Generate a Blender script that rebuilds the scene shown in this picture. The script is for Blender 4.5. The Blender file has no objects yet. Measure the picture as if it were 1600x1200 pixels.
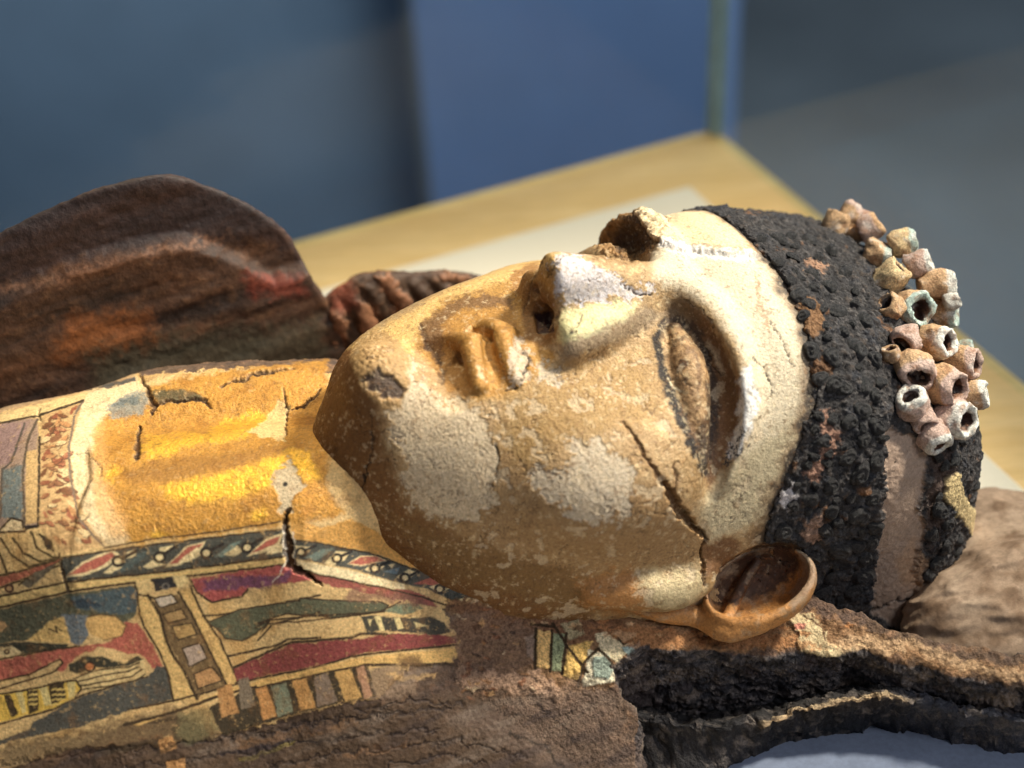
import bpy, math, random
import numpy as np
from mathutils import Matrix, Vector
random.seed(7); RNG = np.random.default_rng(7)
S = bpy.context.scene
COL = S.collection
# ------------------------------------------------------------------ camera, world, lights, exposure
FPX, DIST, PITCH, ROLL = 2222.0, 0.62, math.radians(38), math.radians(4)
_f = np.array([0, math.cos(PITCH), -math.sin(PITCH)]); _r = np.array([1.0, 0, 0]); _u = np.array([0, math.sin(PITCH), math.cos(PITCH)])
CR = math.cos(ROLL)*_r - math.sin(ROLL)*_u
CU = math.sin(ROLL)*_r + math.cos(ROLL)*_u
CF = _f
CP = -DIST*CF
cam = bpy.data.objects.new('camera', bpy.data.cameras.new('camera')); COL.objects.link(cam)
cam.matrix_world = Matrix([[CR[i], CU[i], -CF[i], CP[i]] for i in range(3)] + [[0, 0, 0, 1]])
cam.data.sensor_width = 36; cam.data.lens = 36*FPX/1600; cam.data.clip_start = 0.02; cam.data.clip_end = 60
cam.data.dof.use_dof = True; cam.data.dof.focus_distance = 0.565; cam.data.dof.aperture_fstop = 4.3
S.camera = cam
W = bpy.data.worlds.new('World'); S.world = W; W.use_nodes = True
W.node_tree.nodes['Background'].inputs[0].default_value = (0.74, 0.84, 1.0, 1)
W.node_tree.nodes['Background'].inputs[1].default_value = 0.14
S.view_settings.view_transform = 'Standard'; S.view_settings.look = 'None'
S.view_settings.exposure = 0.0; S.view_settings.gamma = 1.0
# frame of the mummy case: x to the crown, y to the far side, z up out of the face (cm)
R0 = np.array([[0.938236155, -0.336515909, -0.0804360691], [0.335210998, 0.941677419, -0.0296179994], [0.0857117580, 0.000825622930, 0.996319634]])
T0 = np.array([0.05862786, -0.02857968, 0.05906665])
def to_world(p): return R0 @ (np.asarray(p, float)*0.01) + T0
def lamp(name, kind, loc, target, energy, color, size=0.1, spot=None, blend=0.5):
    d = bpy.data.lights.new(name, kind); o = bpy.data.objects.new(name, d); COL.objects.link(o)
    o.location = loc; o.rotation_euler = (Vector(target)-Vector(loc)).to_track_quat('-Z', 'Y').to_euler()
    d.energy = energy; d.color = color
    if kind == 'AREA': d.shape = 'DISK'; d.size = size
    elif kind == 'SPOT': d.shadow_soft_size = size; d.spot_size = math.radians(spot or 40); d.spot_blend = blend
    else: d.shadow_soft_size = size
    return o
lamp('key_lamp', 'SPOT', to_world((78, -7, 82)), to_world((-4, 0, -3)), 122, (1.0, 0.88, 0.76), 0.07, 30, 0.7)
lamp('ceiling_spot', 'SPOT', to_world((-2, 62, 92)), to_world((-17, 1, -4)), 34, (1.0, 0.82, 0.58), 0.05, 20, 0.9)
lamp('back_fill_spot', 'SPOT', to_world((16, 44, 105)), to_world((4, 27, -15)), 60, (1.0, 0.86, 0.66), 0.05, 26, 0.9)  # unseen spot added to brighten the wood and mat at the back
# ------------------------------------------------------------------ helpers: pixels of the photograph <-> points
def at(px, py, z):
    d = CF + CR*(px-800)/FPX + CU*(600-py)/FPX
    o = R0.T @ (CP-T0)*100; d = R0.T @ d
    return o + d*((z-o[2])/d[2])
def at_y(px, py, y):
    d = CF + CR*(px-800)/FPX + CU*(600-py)/FPX
    o = R0.T @ (CP-T0)*100; d = R0.T @ d
    return o + d*((y-o[1])/d[1])
def proj(P):
    w = (P @ R0.T)*0.01 + T0 - CP
    q = w @ CF
    return np.stack([800+FPX*(w @ CR)/q, 600-FPX*(w @ CU)/q], 1)
CAML = R0.T @ (CP-T0)*100
# ------------------------------------------------------------------ helpers: noise
def _hash(ix, iy, iz, seed):
    h = (ix.astype(np.uint32)*np.uint32(374761393)) ^ (iy.astype(np.uint32)*np.uint32(668265263)) ^ (iz.astype(np.uint32)*np.uint32(2246822519)) ^ np.uint32(seed*3266489917 & 0xffffffff)
    h = (h ^ (h >> np.uint32(13)))*np.uint32(1274126177); h = h ^ (h >> np.uint32(16))
    return (h & np.uint32(0xffff)).astype(np.float32)/65535.0
def vnoise(P, freq, seed=0):
    p = (np.asarray(P, np.float32)*np.float32(freq)) + np.float32(31.7)
    i = np.floor(p).astype(np.int64); f = p - i; u = f*f*(3-2*f)
    x, y, z = i.T; ux, uy, uz = u.T
    r = 0
    for a in (0, 1):
        for b in (0, 1):
            for c in (0, 1):
                r = r + _hash(x+a, y+b, z+c, seed)*(ux if a else 1-ux)*(uy if b else 1-uy)*(uz if c else 1-uz)
    return r*2-1
def fbm(P, freq, octv=4, seed=0, gain=0.5):
    r = 0; a = 1; s = 0
    for k in range(octv):
        r = r + a*vnoise(P, freq*2.03**k, seed+k*17); s += a; a *= gain
    return r/s
def sstep(a, b, x):
    t = np.clip((x-a)/(b-a), 0, 1); return t*t*(3-2*t)
# ------------------------------------------------------------------ helpers: distance fields
def smin(a, b, k):
    h = np.clip(0.5+0.5*(b-a)/k, 0, 1); return b*(1-h)+a*h - k*h*(1-h)
def smax(a, b, k): return -smin(-a, -b, k)
def cap(P, a, b, ra, rb):
    a = np.asarray(a, float); b = np.asarray(b, float); ab = b-a
    t = np.clip(((P-a) @ ab)/(ab @ ab), 0, 1)
    return np.linalg.norm(P-a-t[:, None]*ab, axis=1) - (ra+(rb-ra)*t)
def chain(P, pts, k=0.0):
    d = None
    for (a, ra), (b, rb) in zip(pts[:-1], pts[1:]):
        e = cap(P, a, b, ra, rb); d = e if d is None else np.minimum(d, e)
    return d
def ell(P, c, r, A=None):
    q = P-np.asarray(c, float)
    if A is not None: q = q @ A
    r = np.asarray(r, float)
    k0 = np.linalg.norm(q/r, axis=1); k1 = np.linalg.norm(q/(r*r), axis=1)+1e-9
    return k0*(k0-1)/k1
def spline(xs, ys):
    xs = np.asarray(xs, float); ys = np.asarray(ys, float); h = np.diff(xs); dl = np.diff(ys)/h
    m = np.zeros_like(ys); m[0] = dl[0]; m[-1] = dl[-1]
    for i in range(1, len(xs)-1):
        m[i] = 0 if dl[i-1]*dl[i] <= 0 else (h[i-1]+h[i])*2/((2*h[i]+h[i-1])/dl[i]*0+ (h[i-1]+2*h[i])/dl[i-1]+(2*h[i-1]+h[i])/dl[i])*1.5
    def f(x):
        x = np.clip(x, xs[0], xs[-1]); k = np.clip(np.searchsorted(xs, x)-1, 0, len(xs)-2)
        t = (x-xs[k])/h[k]; t2 = t*t; t3 = t2*t
        return (2*t3-3*t2+1)*ys[k]+(t3-2*t2+t)*h[k]*m[k]+(-2*t3+3*t2)*ys[k+1]+(t3-t2)*h[k]*m[k+1]
    return f
def poly_sd(xy, poly):
    """signed distance of 2D points to a closed polygon, negative inside"""
    poly = np.asarray(poly, float); x, y = xy[:, 0], xy[:, 1]
    d = np.full(len(xy), 1e18); ins = np.zeros(len(xy), bool)
    for (x0, y0), (x1, y1) in zip(poly, np.roll(poly, -1, 0)):
        ex, ey = x1-x0, y1-y0; t = np.clip(((x-x0)*ex+(y-y0)*ey)/(ex*ex+ey*ey+1e-12), 0, 1)
        d = np.minimum(d, (x-x0-t*ex)**2+(y-y0-t*ey)**2)
        c = ((y0 > y) != (y1 > y)) & (x < (x1-x0)*(y-y0)/((y1-y0) if y1 != y0 else 1e-9)+x0); ins ^= c
    d = np.sqrt(d); return np.where(ins, -d, d)
def line_sd(xy, pts, closed=False):
    """distance of 2D points to a polyline whose vertices may carry a half width"""
    d = np.full(len(xy), 1e9)
    pts = list(pts)
    if closed: pts = pts+pts[:1]
    for a, b in zip(pts[:-1], pts[1:]):
        ex, ey = b[0]-a[0], b[1]-a[1]
        t = np.clip(((xy[:, 0]-a[0])*ex+(xy[:, 1]-a[1])*ey)/(ex*ex+ey*ey+1e-9), 0, 1)
        e = np.hypot(xy[:, 0]-a[0]-t*ex, xy[:, 1]-a[1]-t*ey)
        wa = a[2] if len(a) > 2 else 0; wb = b[2] if len(b) > 2 else 0
        d = np.minimum(d, e-(wa+(wb-wa)*t))
    return d
# ------------------------------------------------------------------ helpers: meshing
def surfnet(f, lo, hi, s):
    lo = np.asarray(lo, float); n = np.ceil((np.asarray(hi)-lo)/s).astype(int)+1
    ax = [lo[i]+s*np.arange(n[i]) for i in range(3)]
    G = np.stack(np.meshgrid(*ax, indexing='ij'), -1).reshape(-1, 3)
    v = np.concatenate([f(c) for c in np.array_split(G, max(1, len(G)//150000))]).reshape(n)
    v[[0, -1]] = np.maximum(v[[0, -1]], .01); v[:, [0, -1]] = np.maximum(v[:, [0, -1]], .01); v[:, :, [0, -1]] = np.maximum(v[:, :, [0, -1]], .01)
    ng = v < 0
    m = n-1; acc = np.zeros(tuple(m)+(3,)); cnt = np.zeros(tuple(m))
    corner = [(a, b, c) for a in (0, 1) for b in (0, 1) for c in (0, 1)]
    for A in corner:
        for k in range(3):
            if A[k]: continue
            B = list(A); B[k] = 1
            sa = tuple(slice(A[i], A[i]+m[i]) for i in range(3)); sb = tuple(slice(B[i], B[i]+m[i]) for i in range(3))
            ch = ng[sa] != ng[sb]; va, vb = v[sa], v[sb]
            t = np.where(ch, va/np.where(va-vb == 0, 1e-9, va-vb), 0)
            acc += ch[..., None]*np.asarray(A, float); acc[..., k] += ch*t; cnt += ch
    use = cnt > 0; idx = np.full(tuple(m), -1); idx[use] = np.arange(use.sum())
    cell = np.stack(np.nonzero(use), 1)
    V = lo+s*(cell+acc[use]/cnt[use][:, None])
    F = []
    for k in range(3):
        i, j = [(1, 2), (2, 0), (0, 1)][k]
        sl = [slice(1, n[a]-1) for a in range(3)]; sl[k] = slice(0, n[k]-1); s0 = tuple(sl)
        sl[k] = slice(1, n[k]); s1 = tuple(sl)
        e = ng[s0] != ng[s1]; pos = np.stack(np.nonzero(e), 1)
        off = np.ones(3, int); off[k] = 0; pos = pos+off
        fl = ng[s0][e]
        d1 = np.zeros(3, int); d1[i] = 1; d2 = np.zeros(3, int); d2[j] = 1
        q = [pos-d1-d2, pos-d2, pos, pos-d1]
        q = np.stack([idx[tuple(c.T)] for c in q], 1)
        q[~fl] = q[~fl][:, ::-1]; F.append(q)
    return V, np.concatenate(F)
def grad(f, P, e=0.015):
    d0 = f(P); g = np.stack([f(P+np.eye(3)[i]*e)-d0 for i in range(3)], 1)/e
    return d0, g
def chunked(fn, P, n=120000):
    if len(P) <= n: return fn(P)
    r = [fn(c) for c in np.array_split(P, len(P)//n+1)]
    return tuple(np.concatenate(x) for x in zip(*r))
def project(f, P, it=2):
    for _ in range(it):
        d, g = chunked(lambda q: grad(f, q), P)
        l2 = np.maximum((g*g).sum(1), .05)
        stepv = g*(d/l2)[:, None]; ln = np.linalg.norm(stepv, axis=1)
        P = P-stepv*np.minimum(1, .25/np.maximum(ln, 1e-9))[:, None]
    n = g/np.maximum(np.linalg.norm(g, axis=1), 1e-9)[:, None]
    return P, n
def subdiv(V, F, mask=None):
    """quads -> four quads; quads outside the mask stay and take in their neighbours' new edge points"""
    E = np.stack([F, np.roll(F, -1, 1)], -1); Es = np.sort(E, -1).reshape(-1, 2)
    key = Es[:, 0].astype(np.int64)*len(V)+Es[:, 1]
    uq, inv = np.unique(key, return_inverse=True); inv = inv.reshape(-1, 4)
    if mask is None: mask = np.ones(len(F), bool)
    on = np.zeros(len(uq), bool); on[inv[mask]] = True
    eid = np.full(len(uq), -1); eid[on] = len(V)+np.arange(on.sum())
    ea, eb = uq//len(V), uq % len(V)
    mid = (V[ea[on]]+V[eb[on]])/2
    cen = V[F[mask]].mean(1); cid = len(V)+len(mid)+np.arange(len(cen))
    NV = np.concatenate([V, mid, cen]); Fm = F[mask]; im = eid[inv[mask]]
    Q = np.concatenate([np.stack([Fm[:, k], im[:, k], cid, im[:, k-1]], 1) for k in range(4)])
    rest = F[~mask]; ri = eid[inv[~mask]]
    ng = []
    if len(rest):
        plain = (ri < 0).all(1); Q = np.concatenate([Q, rest[plain]])
        for q, r in zip(rest[~plain], ri[~plain]):
            p = []
            for k in range(4):
                p.append(q[k])
                if r[k] >= 0: p.append(r[k])
            ng.append(p)
    return NV, Q, ng
def face_view(V, F, thr=-0.15):
    a = V[F]; n = np.cross(a[:, 2]-a[:, 0], a[:, 3]-a[:, 1]); c = a.mean(1)
    v = CAML-c; cs = (n*v).sum(1)/(np.linalg.norm(n, axis=1)*np.linalg.norm(v, axis=1)+1e-12)
    q = proj(c)
    return (cs > thr) & (q[:, 0] > -60) & (q[:, 0] < 1660) & (q[:, 1] > -60) & (q[:, 1] < 1260)
def sculpt(f, lo, hi, s, levels, vis=True, region=None):
    V, F = surfnet(f, lo, hi, s); V, n = project(f, V, 3); ng = []
    for k in range(levels):
        m = face_view(V, F) if (vis and k == levels-1) else None
        if m is not None and region is not None: m &= region(V[F].mean(1))
        V, F, ng = subdiv(V, F, m); V, n = project(f, V, 1 if k < levels-1 else 2)
    return V, F, ng, n
def make_mesh(name, V, F, ng=(), attrs=None, smooth=True, scale=0.01):
    me = bpy.data.meshes.new(name); V = np.asarray(V)*scale
    nq = len(F); ln = np.concatenate([np.full(nq, F.shape[1] if nq else 4), [len(p) for p in ng]]).astype(np.int32)
    lv = np.concatenate([F.ravel()]+[np.asarray(p) for p in ng]).astype(np.int32) if len(ng) else F.ravel().astype(np.int32)
    me.vertices.add(len(V)); me.vertices.foreach_set('co', V.astype(np.float32).ravel())
    me.loops.add(len(lv)); me.loops.foreach_set('vertex_index', lv)
    me.polygons.add(len(ln)); me.polygons.foreach_set('loop_start', np.concatenate([[0], np.cumsum(ln)[:-1]]).astype(np.int32))
    try: me.polygons.foreach_set('loop_total', ln)
    except Exception: pass
    me.polygons.foreach_set('use_smooth', np.full(len(ln), smooth))
    for k, a in (attrs or {}).items():
        a = np.asarray(a, np.float32)
        if a.ndim == 2:
            at_ = me.attributes.new(k, 'FLOAT_COLOR', 'POINT'); at_.data.foreach_set('color', np.concatenate([a, np.ones((len(a), 1), np.float32)], 1).ravel())
        else:
            at_ = me.attributes.new(k, 'FLOAT', 'POINT'); at_.data.foreach_set('value', a)
    me.update(); me.validate()
    return me
def link(name, me, mat, parent=None, **props):
    o = bpy.data.objects.new(name, me); COL.objects.link(o)
    if mat: 
        me.materials.clear(); me.materials.append(mat)
    if parent: o.parent = parent
    for k, v in props.items(): o[k] = v
    return o
def tag(o, label, cat, group=None):
    o['label'] = label; o['category'] = cat
    if group: o['group'] = group
    return o
# ------------------------------------------------------------------ helpers: colour, materials, paint
def lin(c):
    c = np.asarray(c, float)/255; return np.where(c <= .04045, c/12.92, ((c+.055)/1.055)**2.4)
def node(nt, kind, **kw):
    n = nt.nodes.new(kind)
    for k, v in kw.items():
        if k in n.inputs: n.inputs[k].default_value = v
        else: setattr(n, k, v)
    return n
def material(name, color=None, rough=.8, grain=900, gvar=.22, bump=.35, bscale=1400, bdist=.0004, metal=0.0, spec=.3, stretch=None, color2=None, speck=0):
    """plaster-like surface; without a colour it reads the colour and gold painted on the mesh"""
    m = bpy.data.materials.new(name); m.use_nodes = True; nt = m.node_tree; L = nt.links
    bs = nt.nodes['Principled BSDF']; bs.inputs['Specular IOR Level'].default_value = spec
    tc = node(nt, 'ShaderNodeTexCoord'); src = tc.outputs['Object']
    if stretch:
        mp = node(nt, 'ShaderNodeMapping'); mp.inputs['Scale'].default_value = stretch; L.new(src, mp.inputs[0]); src = mp.outputs[0]
    n1 = node(nt, 'ShaderNodeTexNoise', Scale=grain, Detail=4.0, Roughness=.65); L.new(src, n1.inputs['Vector'])
    n2 = node(nt, 'ShaderNodeTexNoise', Scale=bscale, Detail=3.0, Roughness=.7); L.new(src, n2.inputs['Vector'])
    mr = node(nt, 'ShaderNodeMapRange'); mr.inputs[1].default_value = .36; mr.inputs[2].default_value = .64
    mr.inputs[3].default_value = 1-gvar; mr.inputs[4].default_value = 1+gvar; L.new(n1.outputs['Fac'], mr.inputs[0])
    if speck:
        n4 = node(nt, 'ShaderNodeTexNoise', Scale=grain*.62, Detail=5.0, Roughness=.75); L.new(src, n4.inputs['Vector'])
        m4 = node(nt, 'ShaderNodeMapRange'); m4.inputs[1].default_value = .34; m4.inputs[2].default_value = .42; m4.inputs[3].default_value = 1-speck; m4.inputs[4].default_value = 1.0; L.new(n4.outputs['Fac'], m4.inputs[0])
        mm = node(nt, 'ShaderNodeMath', operation='MULTIPLY'); L.new(mr.outputs[0], mm.inputs[0]); L.new(m4.outputs[0], mm.inputs[1]); mr = mm
    mx = node(nt, 'ShaderNodeMix', data_type='RGBA', blend_type='MULTIPLY'); mx.inputs[0].default_value = 1
    if color is None:
        at_ = node(nt, 'ShaderNodeAttribute', attribute_name='Col'); L.new(at_.outputs['Color'], mx.inputs[6])
        ag = node(nt, 'ShaderNodeAttribute', attribute_name='Gold'); L.new(ag.outputs['Fac'], bs.inputs['Metallic'])
        rr = node(nt, 'ShaderNodeMapRange'); rr.inputs[3].default_value = rough; rr.inputs[4].default_value = .30; L.new(ag.outputs['Fac'], rr.inputs[0]); L.new(rr.outputs[0], bs.inputs['Roughness'])
    else:
        c1 = lin(color); c2 = lin(color2) if color2 is not None else c1*.7
        n3 = node(nt, 'ShaderNodeTexNoise', Scale=grain*.22, Detail=5.0, Roughness=.6); L.new(src, n3.inputs['Vector'])
        r3 = node(nt, 'ShaderNodeMapRange'); r3.inputs[1].default_value = .35; r3.inputs[2].default_value = .65; L.new(n3.outputs['Fac'], r3.inputs[0])
        m3 = node(nt, 'ShaderNodeMix', data_type='RGBA'); L.new(r3.outputs[0], m3.inputs[0]); m3.inputs[6].default_value = (*c1, 1); m3.inputs[7].default_value = (*c2, 1)
        L.new(m3.outputs[2], mx.inputs[6]); bs.inputs['Roughness'].default_value = rough; bs.inputs['Metallic'].default_value = metal
    L.new(mr.outputs[0], mx.inputs[7]); L.new(mx.outputs[2], bs.inputs['Base Color'])
    bp = node(nt, 'ShaderNodeBump', Strength=bump, Distance=bdist); L.new(n2.outputs['Fac'], bp.inputs['Height']); L.new(bp.outputs[0], bs.inputs['Normal'])
    return m
def worley(P, freq, seed=0):
    p = np.asarray(P, np.float32)*np.float32(freq)+np.float32(17.3); i = np.floor(p).astype(np.int64); best = np.full(len(p), 9.0, np.float32)
    for a in (-1, 0, 1):
        for b in (-1, 0, 1):
            for c in (-1, 0, 1):
                j = i+np.array([a, b, c]); x, y, z = j.T
                q = np.stack([j[:, 0]+_hash(x, y, z, seed), j[:, 1]+_hash(x, y, z, seed+1), j[:, 2]+_hash(x, y, z, seed+2)], 1)
                best = np.minimum(best, ((q-p)**2).sum(1))
    return np.sqrt(best)
class Paint:
    """colour, gold leaf and relief laid on a sculpted surface; outlines are given where the photograph shows them and stay on the surface"""
    def __init__(s, V, n, col, gold=0.0, rag=2.0):
        s.V, s.n = V, n; s.N = len(V); s.col = np.tile(lin(col), (s.N, 1)); s.gold = np.full(s.N, float(gold)); s.disp = np.zeros(s.N)
        v = CAML-V; s.face = (n*v).sum(1)/np.linalg.norm(v, axis=1); s.px = proj(V)
        s.rx = np.stack([fbm(V, 3.4, 5, 71, .68), fbm(V, 3.4, 5, 72, .68)], 1)*1.25; s.rag = rag
    def _sel(s, xy, m):
        xy = np.asarray(xy, float); lo, hi = xy[:, :2].min(0)-m, xy[:, :2].max(0)+m
        return np.nonzero((s.px[:, 0] > lo[0]) & (s.px[:, 0] < hi[0]) & (s.px[:, 1] > lo[1]) & (s.px[:, 1] < hi[1]) & (s.face > -.05))[0]
    def mask(s, poly, soft=1.2, rag=None):
        rag = s.rag if rag is None else rag; k = s._sel(poly, soft+rag*1.5+2)
        if not len(k): return k, np.zeros(0), np.zeros(0)
        d = poly_sd(s.px[k]+s.rx[k]*rag*2, poly); return k, sstep(soft, -soft, d), d
    def put(s, k, a, color=None, gold=None, disp=0.0):
        if color is not None: s.col[k] += (lin(color)-s.col[k])*a[:, None]
        if gold is not None: s.gold[k] += (gold-s.gold[k])*a
        s.disp[k] += disp*a
    def poly(s, poly, color=None, soft=1.2, rag=None, alpha=1.0, gold=None, disp=0.0):
        k, a, d = s.mask(poly, soft, rag); s.put(k, a*alpha, color, gold, disp); return k, a, d
    def line(s, pts, color=None, w=1.5, soft=.9, rag=None, alpha=1.0, disp=0.0, closed=False):
        rag = s.rag*.5 if rag is None else rag; mw = max([w]+[p[2] for p in pts if len(p) > 2]); k = s._sel([p[:2] for p in pts], mw+soft+rag*1.5+2)
        if not len(k): return
        pts = [p if len(p) > 2 else (p[0], p[1], w) for p in pts]
        d = line_sd(s.px[k]+s.rx[k]*rag*2, pts, closed); s.put(k, sstep(soft, -soft, d)*alpha, color, None, disp)
    def ring(s, x, y, r, color, w=1.5, fill=None):
        p = [(x+r*math.cos(t), y+r*.9*math.sin(t)) for t in np.linspace(0, 2*math.pi, 12, endpoint=False)]
        if fill: s.poly(p, fill, rag=.5)
        s.line(p, color, w, closed=True, rag=.4)
    def fade(s, a, color): s.col += (lin(color)-s.col)*np.asarray(a)[:, None]
def vnormals(V, F, ng=()):
    n = np.zeros_like(V); a = V[F]; fn = np.cross(a[:, 2]-a[:, 0], a[:, 3]-a[:, 1])
    for k in range(4): np.add.at(n, F[:, k], fn)
    for p in ng:
        q = V[p]; m = np.cross(q[1]-q[0], q[-1]-q[0]); n[p] += m
    return n/np.maximum(np.linalg.norm(n, axis=1), 1e-12)[:, None]
def split_build(names, lab, V, F, ng, attrs, mats, parents):
    """cut one sculpted surface into the parts it is made of, keeping the shading across the joints"""
    N = vnormals(V, F, ng); out = []
    fl = lab[F[:, 0]]; gl = np.array([lab[p[0]] for p in ng], int)
    for i, nm in enumerate(names):
        f = F[fl == i]; g = [p for p, l in zip(ng, gl) if l == i]
        used = np.zeros(len(V), bool); used[f.ravel()] = True
        for p in g: used[p] = True
        mp = np.cumsum(used)-1
        me = make_mesh(nm, V[used], mp[f], [mp[np.asarray(p)] for p in g], {k: a[used] for k, a in attrs.items()})
        if len(names) > 1: me.normals_split_custom_set_from_vertices(N[used].astype(np.float32))
        out.append(link(nm, me, mats[i], parents[i] if not isinstance(parents[i], int) else out[parents[i]]))
    return out
def inpoly(px, poly): return poly_sd(px, poly) < 0
# ------------------------------------------------------------------ shapes of the mummy case (cm, own frame)
SH = 0.13                                     # the head lies rolled a little towards the near side
def shear(P):
    Q = P.copy(); Q[:, 2] = P[:, 2]-SH*P[:, 1]; return Q
ZC = -8.0
f_top = spline([-16, -15.2, -14.4, -13.4, -12.5, -11.6, -10.6, -9, -7, -5, -3, -1, 1, 3, 5, 6.5, 8, 9.5, 11, 12.3, 13.3],
               [-6.5, -4.5, -2.2, -.5, .4, .8, .85, .95, 1.0, .8, .45, .4, .75, .82, .25, -.65, -1.4, -2.1, -3.2, -5.3, -8.2])
f_w = spline([-16, -15, -14, -13, -12, -11, -9.5, -8, -6, -4, -2, 0, 2, 4, 6, 8, 9.5, 11, 12.4, 13.3],
             [1.1, 1.9, 2.7, 3.4, 4.0, 4.55, 5.2, 5.75, 6.35, 6.85, 7.15, 7.4, 7.6, 7.8, 8.2, 8.1, 7.6, 6.5, 4.0, 2.2])
f_yc = spline([-16, -14, -11.5, -9, 12], [1.1, .9, .4, 0, 0])
def _base(P, grow=0.0):
    x, y, z = P.T
    t = f_top(x)+grow; w = f_w(x)+grow; n = 2.25
    a = np.abs(y-f_yc(x))/w; h = t-ZC; b = np.maximum(z-ZC, 0)/np.maximum(h, .05)
    r = (a**n+b**n+1e-9)**(1/n)
    d = (r-1)*np.minimum(w, np.maximum(h, .3))*.9
    return np.maximum(d, np.maximum(-16-x-grow, x-13.3-grow))
def head_base(P, grow=0.0): return _base(shear(P), grow)
def trace(px, py, f, lift=0.0):
    """the point of the surface f that the photograph shows at a pixel (or the nearest the sight line comes to it)"""
    d = CF+CR*(px-800)/FPX+CU*(600-py)/FPX; d = R0.T @ d; d /= np.linalg.norm(d); t = 30.0; best = (9, t)
    for _ in range(160):
        e = f((CAML+d*t)[None])[0]
        if abs(e) < best[0]: best = (abs(e), t)
        if abs(e) < .004 or t > 90: break
        t += max(e*.55, .01) if e > 0 else e*.55
    p = CAML+d*best[1]
    g = grad(f, p[None])[1][0]
    return p+g/np.linalg.norm(g)*lift
def _face_base(P):
    d = _base(P)
    M = P.copy(); M[:, 1] = -np.abs(P[:, 1])
    d = smin(d, ell(P, (-11.25, .4, .0), (1.35, 1.6, 1.75)), .8)                 # chin
    d = smin(d, ell(M, (-4.4, -4.5, -2.9), (3.2, 2.3, 1.9)), 2.0)               # cheek
    d = smin(d, ell(P, (-7.4, 3.0, -1.3), (5.0, 2.0, 1.75)), 1.2)               # far side of the mouth
    return d
def face_base(P): return _face_base(shear(P))
def curve(pts, n=9):
    """smooth run through (point, radius) knots"""
    k = np.array([[*p, r] for p, r in pts]); k = np.vstack([2*k[0]-k[1], k, 2*k[-1]-k[-2]]); out = []
    m = len(pts)-1
    for u in np.linspace(0, m-1e-6, n):
        i = int(u); t = u-i; a, b, c, d = k[i:i+4]
        out.append(.5*(2*b+(c-a)*t+(2*a-5*b+4*c-d)*t*t+(3*b-a-3*c+d)*t**3))
    return [(q[:3], q[3]) for q in out]
def on(rows): return [(trace(px, py, face_base, l), r) for px, py, l, r in rows]
def near(pts, side=True):
    o = []
    for p, r in pts:
        p = shear(p[None])[0]; o.append((np.array([p[0], -abs(p[1]), p[2]]), r))
    return o
def mid(pts):
    o = near(pts); o[0][0][1] = .25; return o
BROW = curve(near(on([(1040, 446, -.1, .5), (1090, 466, .05, .5), (1134, 520, .1, .5), (1160, 590, .1, .5), (1156, 660, .05, .5), (1128, 735, -.2, .45)])), 12)
SOCK = curve(near(on([(1054, 500, .25, .58), (1088, 550, .36, .98), (1113, 620, .30, 1.02), (1120, 695, .14, .72), (1109, 775, .10, .24)])), 10)
EYEB = curve(near(on([(1054, 512, -.30, .32), (1076, 572, -.26, .72), (1090, 642, -.28, .58), (1104, 726, -.14, .16)])), 8)
LLIP = curve(mid(on([(722, 486, .06, .44), (738, 545, .06, .46), (750, 604, -.02, .30)])), 8)
ULIP = curve(mid(on([(768, 480, .06, .44), (787, 538, .06, .46), (806, 592, -.02, .30)])), 8)
SLIT = [((p+q)/2+np.array([.0, 0, .10]), .21*min(1, r/.44)) for (p, r), (q, _) in zip(LLIP, ULIP)]
HOLL = [(p+np.array([-1.10, 0, .34]), .92*min(1, r/.44)) for p, r in LLIP]
FOREHEAD_STEP = [(1020, 372), (1038, 385), (1075, 392), (1125, 398), (1185, 402), (1230, 340), (1150, 270), (960, 270), (985, 320)]
def face(P):
    P0 = P; P = shear(P)
    d = smin(_face_base(P), chain(P0, LOBE), .4)
    M = P.copy(); M[:, 1] = -np.abs(P[:, 1])
    L = M.copy(); L[:, 1] = np.where(P[:, 1] > 0, -P[:, 1]*1.75, M[:, 1])        # the far half of the mouth is short
    B = M.copy(); B[:, 2] -= .42*sstep(1.0, 4.0, P[:, 1])
    d = smin(d, chain(B, BROW), .75)
    d = smax(d, -chain(M, SOCK, .3), .28)
    d = smin(d, chain(M, EYEB, .2), .14)
    nose = chain(P, [((1.0, 0, .6), .7), ((-1.0, 0, 1.3), .75), ((-2.6, .1, 2.0), .9), ((-3.8, .2, 2.4), 1.0)], .3)
    wing = chain(M, [((-1.0, -.7, .5), .6), ((-3.2, -1.35, .9), .85), ((-4.25, -1.45, 1.0), .9)], .2)
    nose = smin(nose, wing, .9)
    nose = smax(nose, -(P @ np.array([.93, 0, -.36])+4.92), .28)             # flat underside
    d = smin(d, nose, .5)
    d = smax(d, -ell(M, (-5.15, -.8, 1.75), (.8, .40, .40)), .12)             # nostril
    d = smax(d, -chain(L, HOLL, .2), .35)
    d = smin(d, chain(L, LLIP, .1), .14)
    d = smin(d, chain(L, ULIP, .1), .16)
    d = smax(d, -chain(L, SLIT, .1), .15)
    d = smax(d, -chain(P, [((-5.6, 0, 1.75), .35), ((-6.1, 0, 1.75), .35)], .0), .3)
    d = smax(d, -bowl_hole(P0), .1)
    return np.maximum(d, -(P0[:, 2]+12.2))
f_hair = spline([-14, -9, -7, -5, -3, -1.5, 0, .6, 2], [.6, .4, .3, .7, 2.3, 3.6, 4.5, 4.8, 5])
def bottom(P): return -(P[:, 2]+15.2+.086*P[:, 0])
def hair(P):
    d = head_base(P, .28)
    b = f_hair(P[:, 2]-SH*P[:, 1])-P[:, 0]+.22*fbm(P, 1.1, 3, 211)
    d = smax(d, -bowl_hole(P), .1)
    return np.maximum(smax(d, b, .3), bottom(P))
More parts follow.
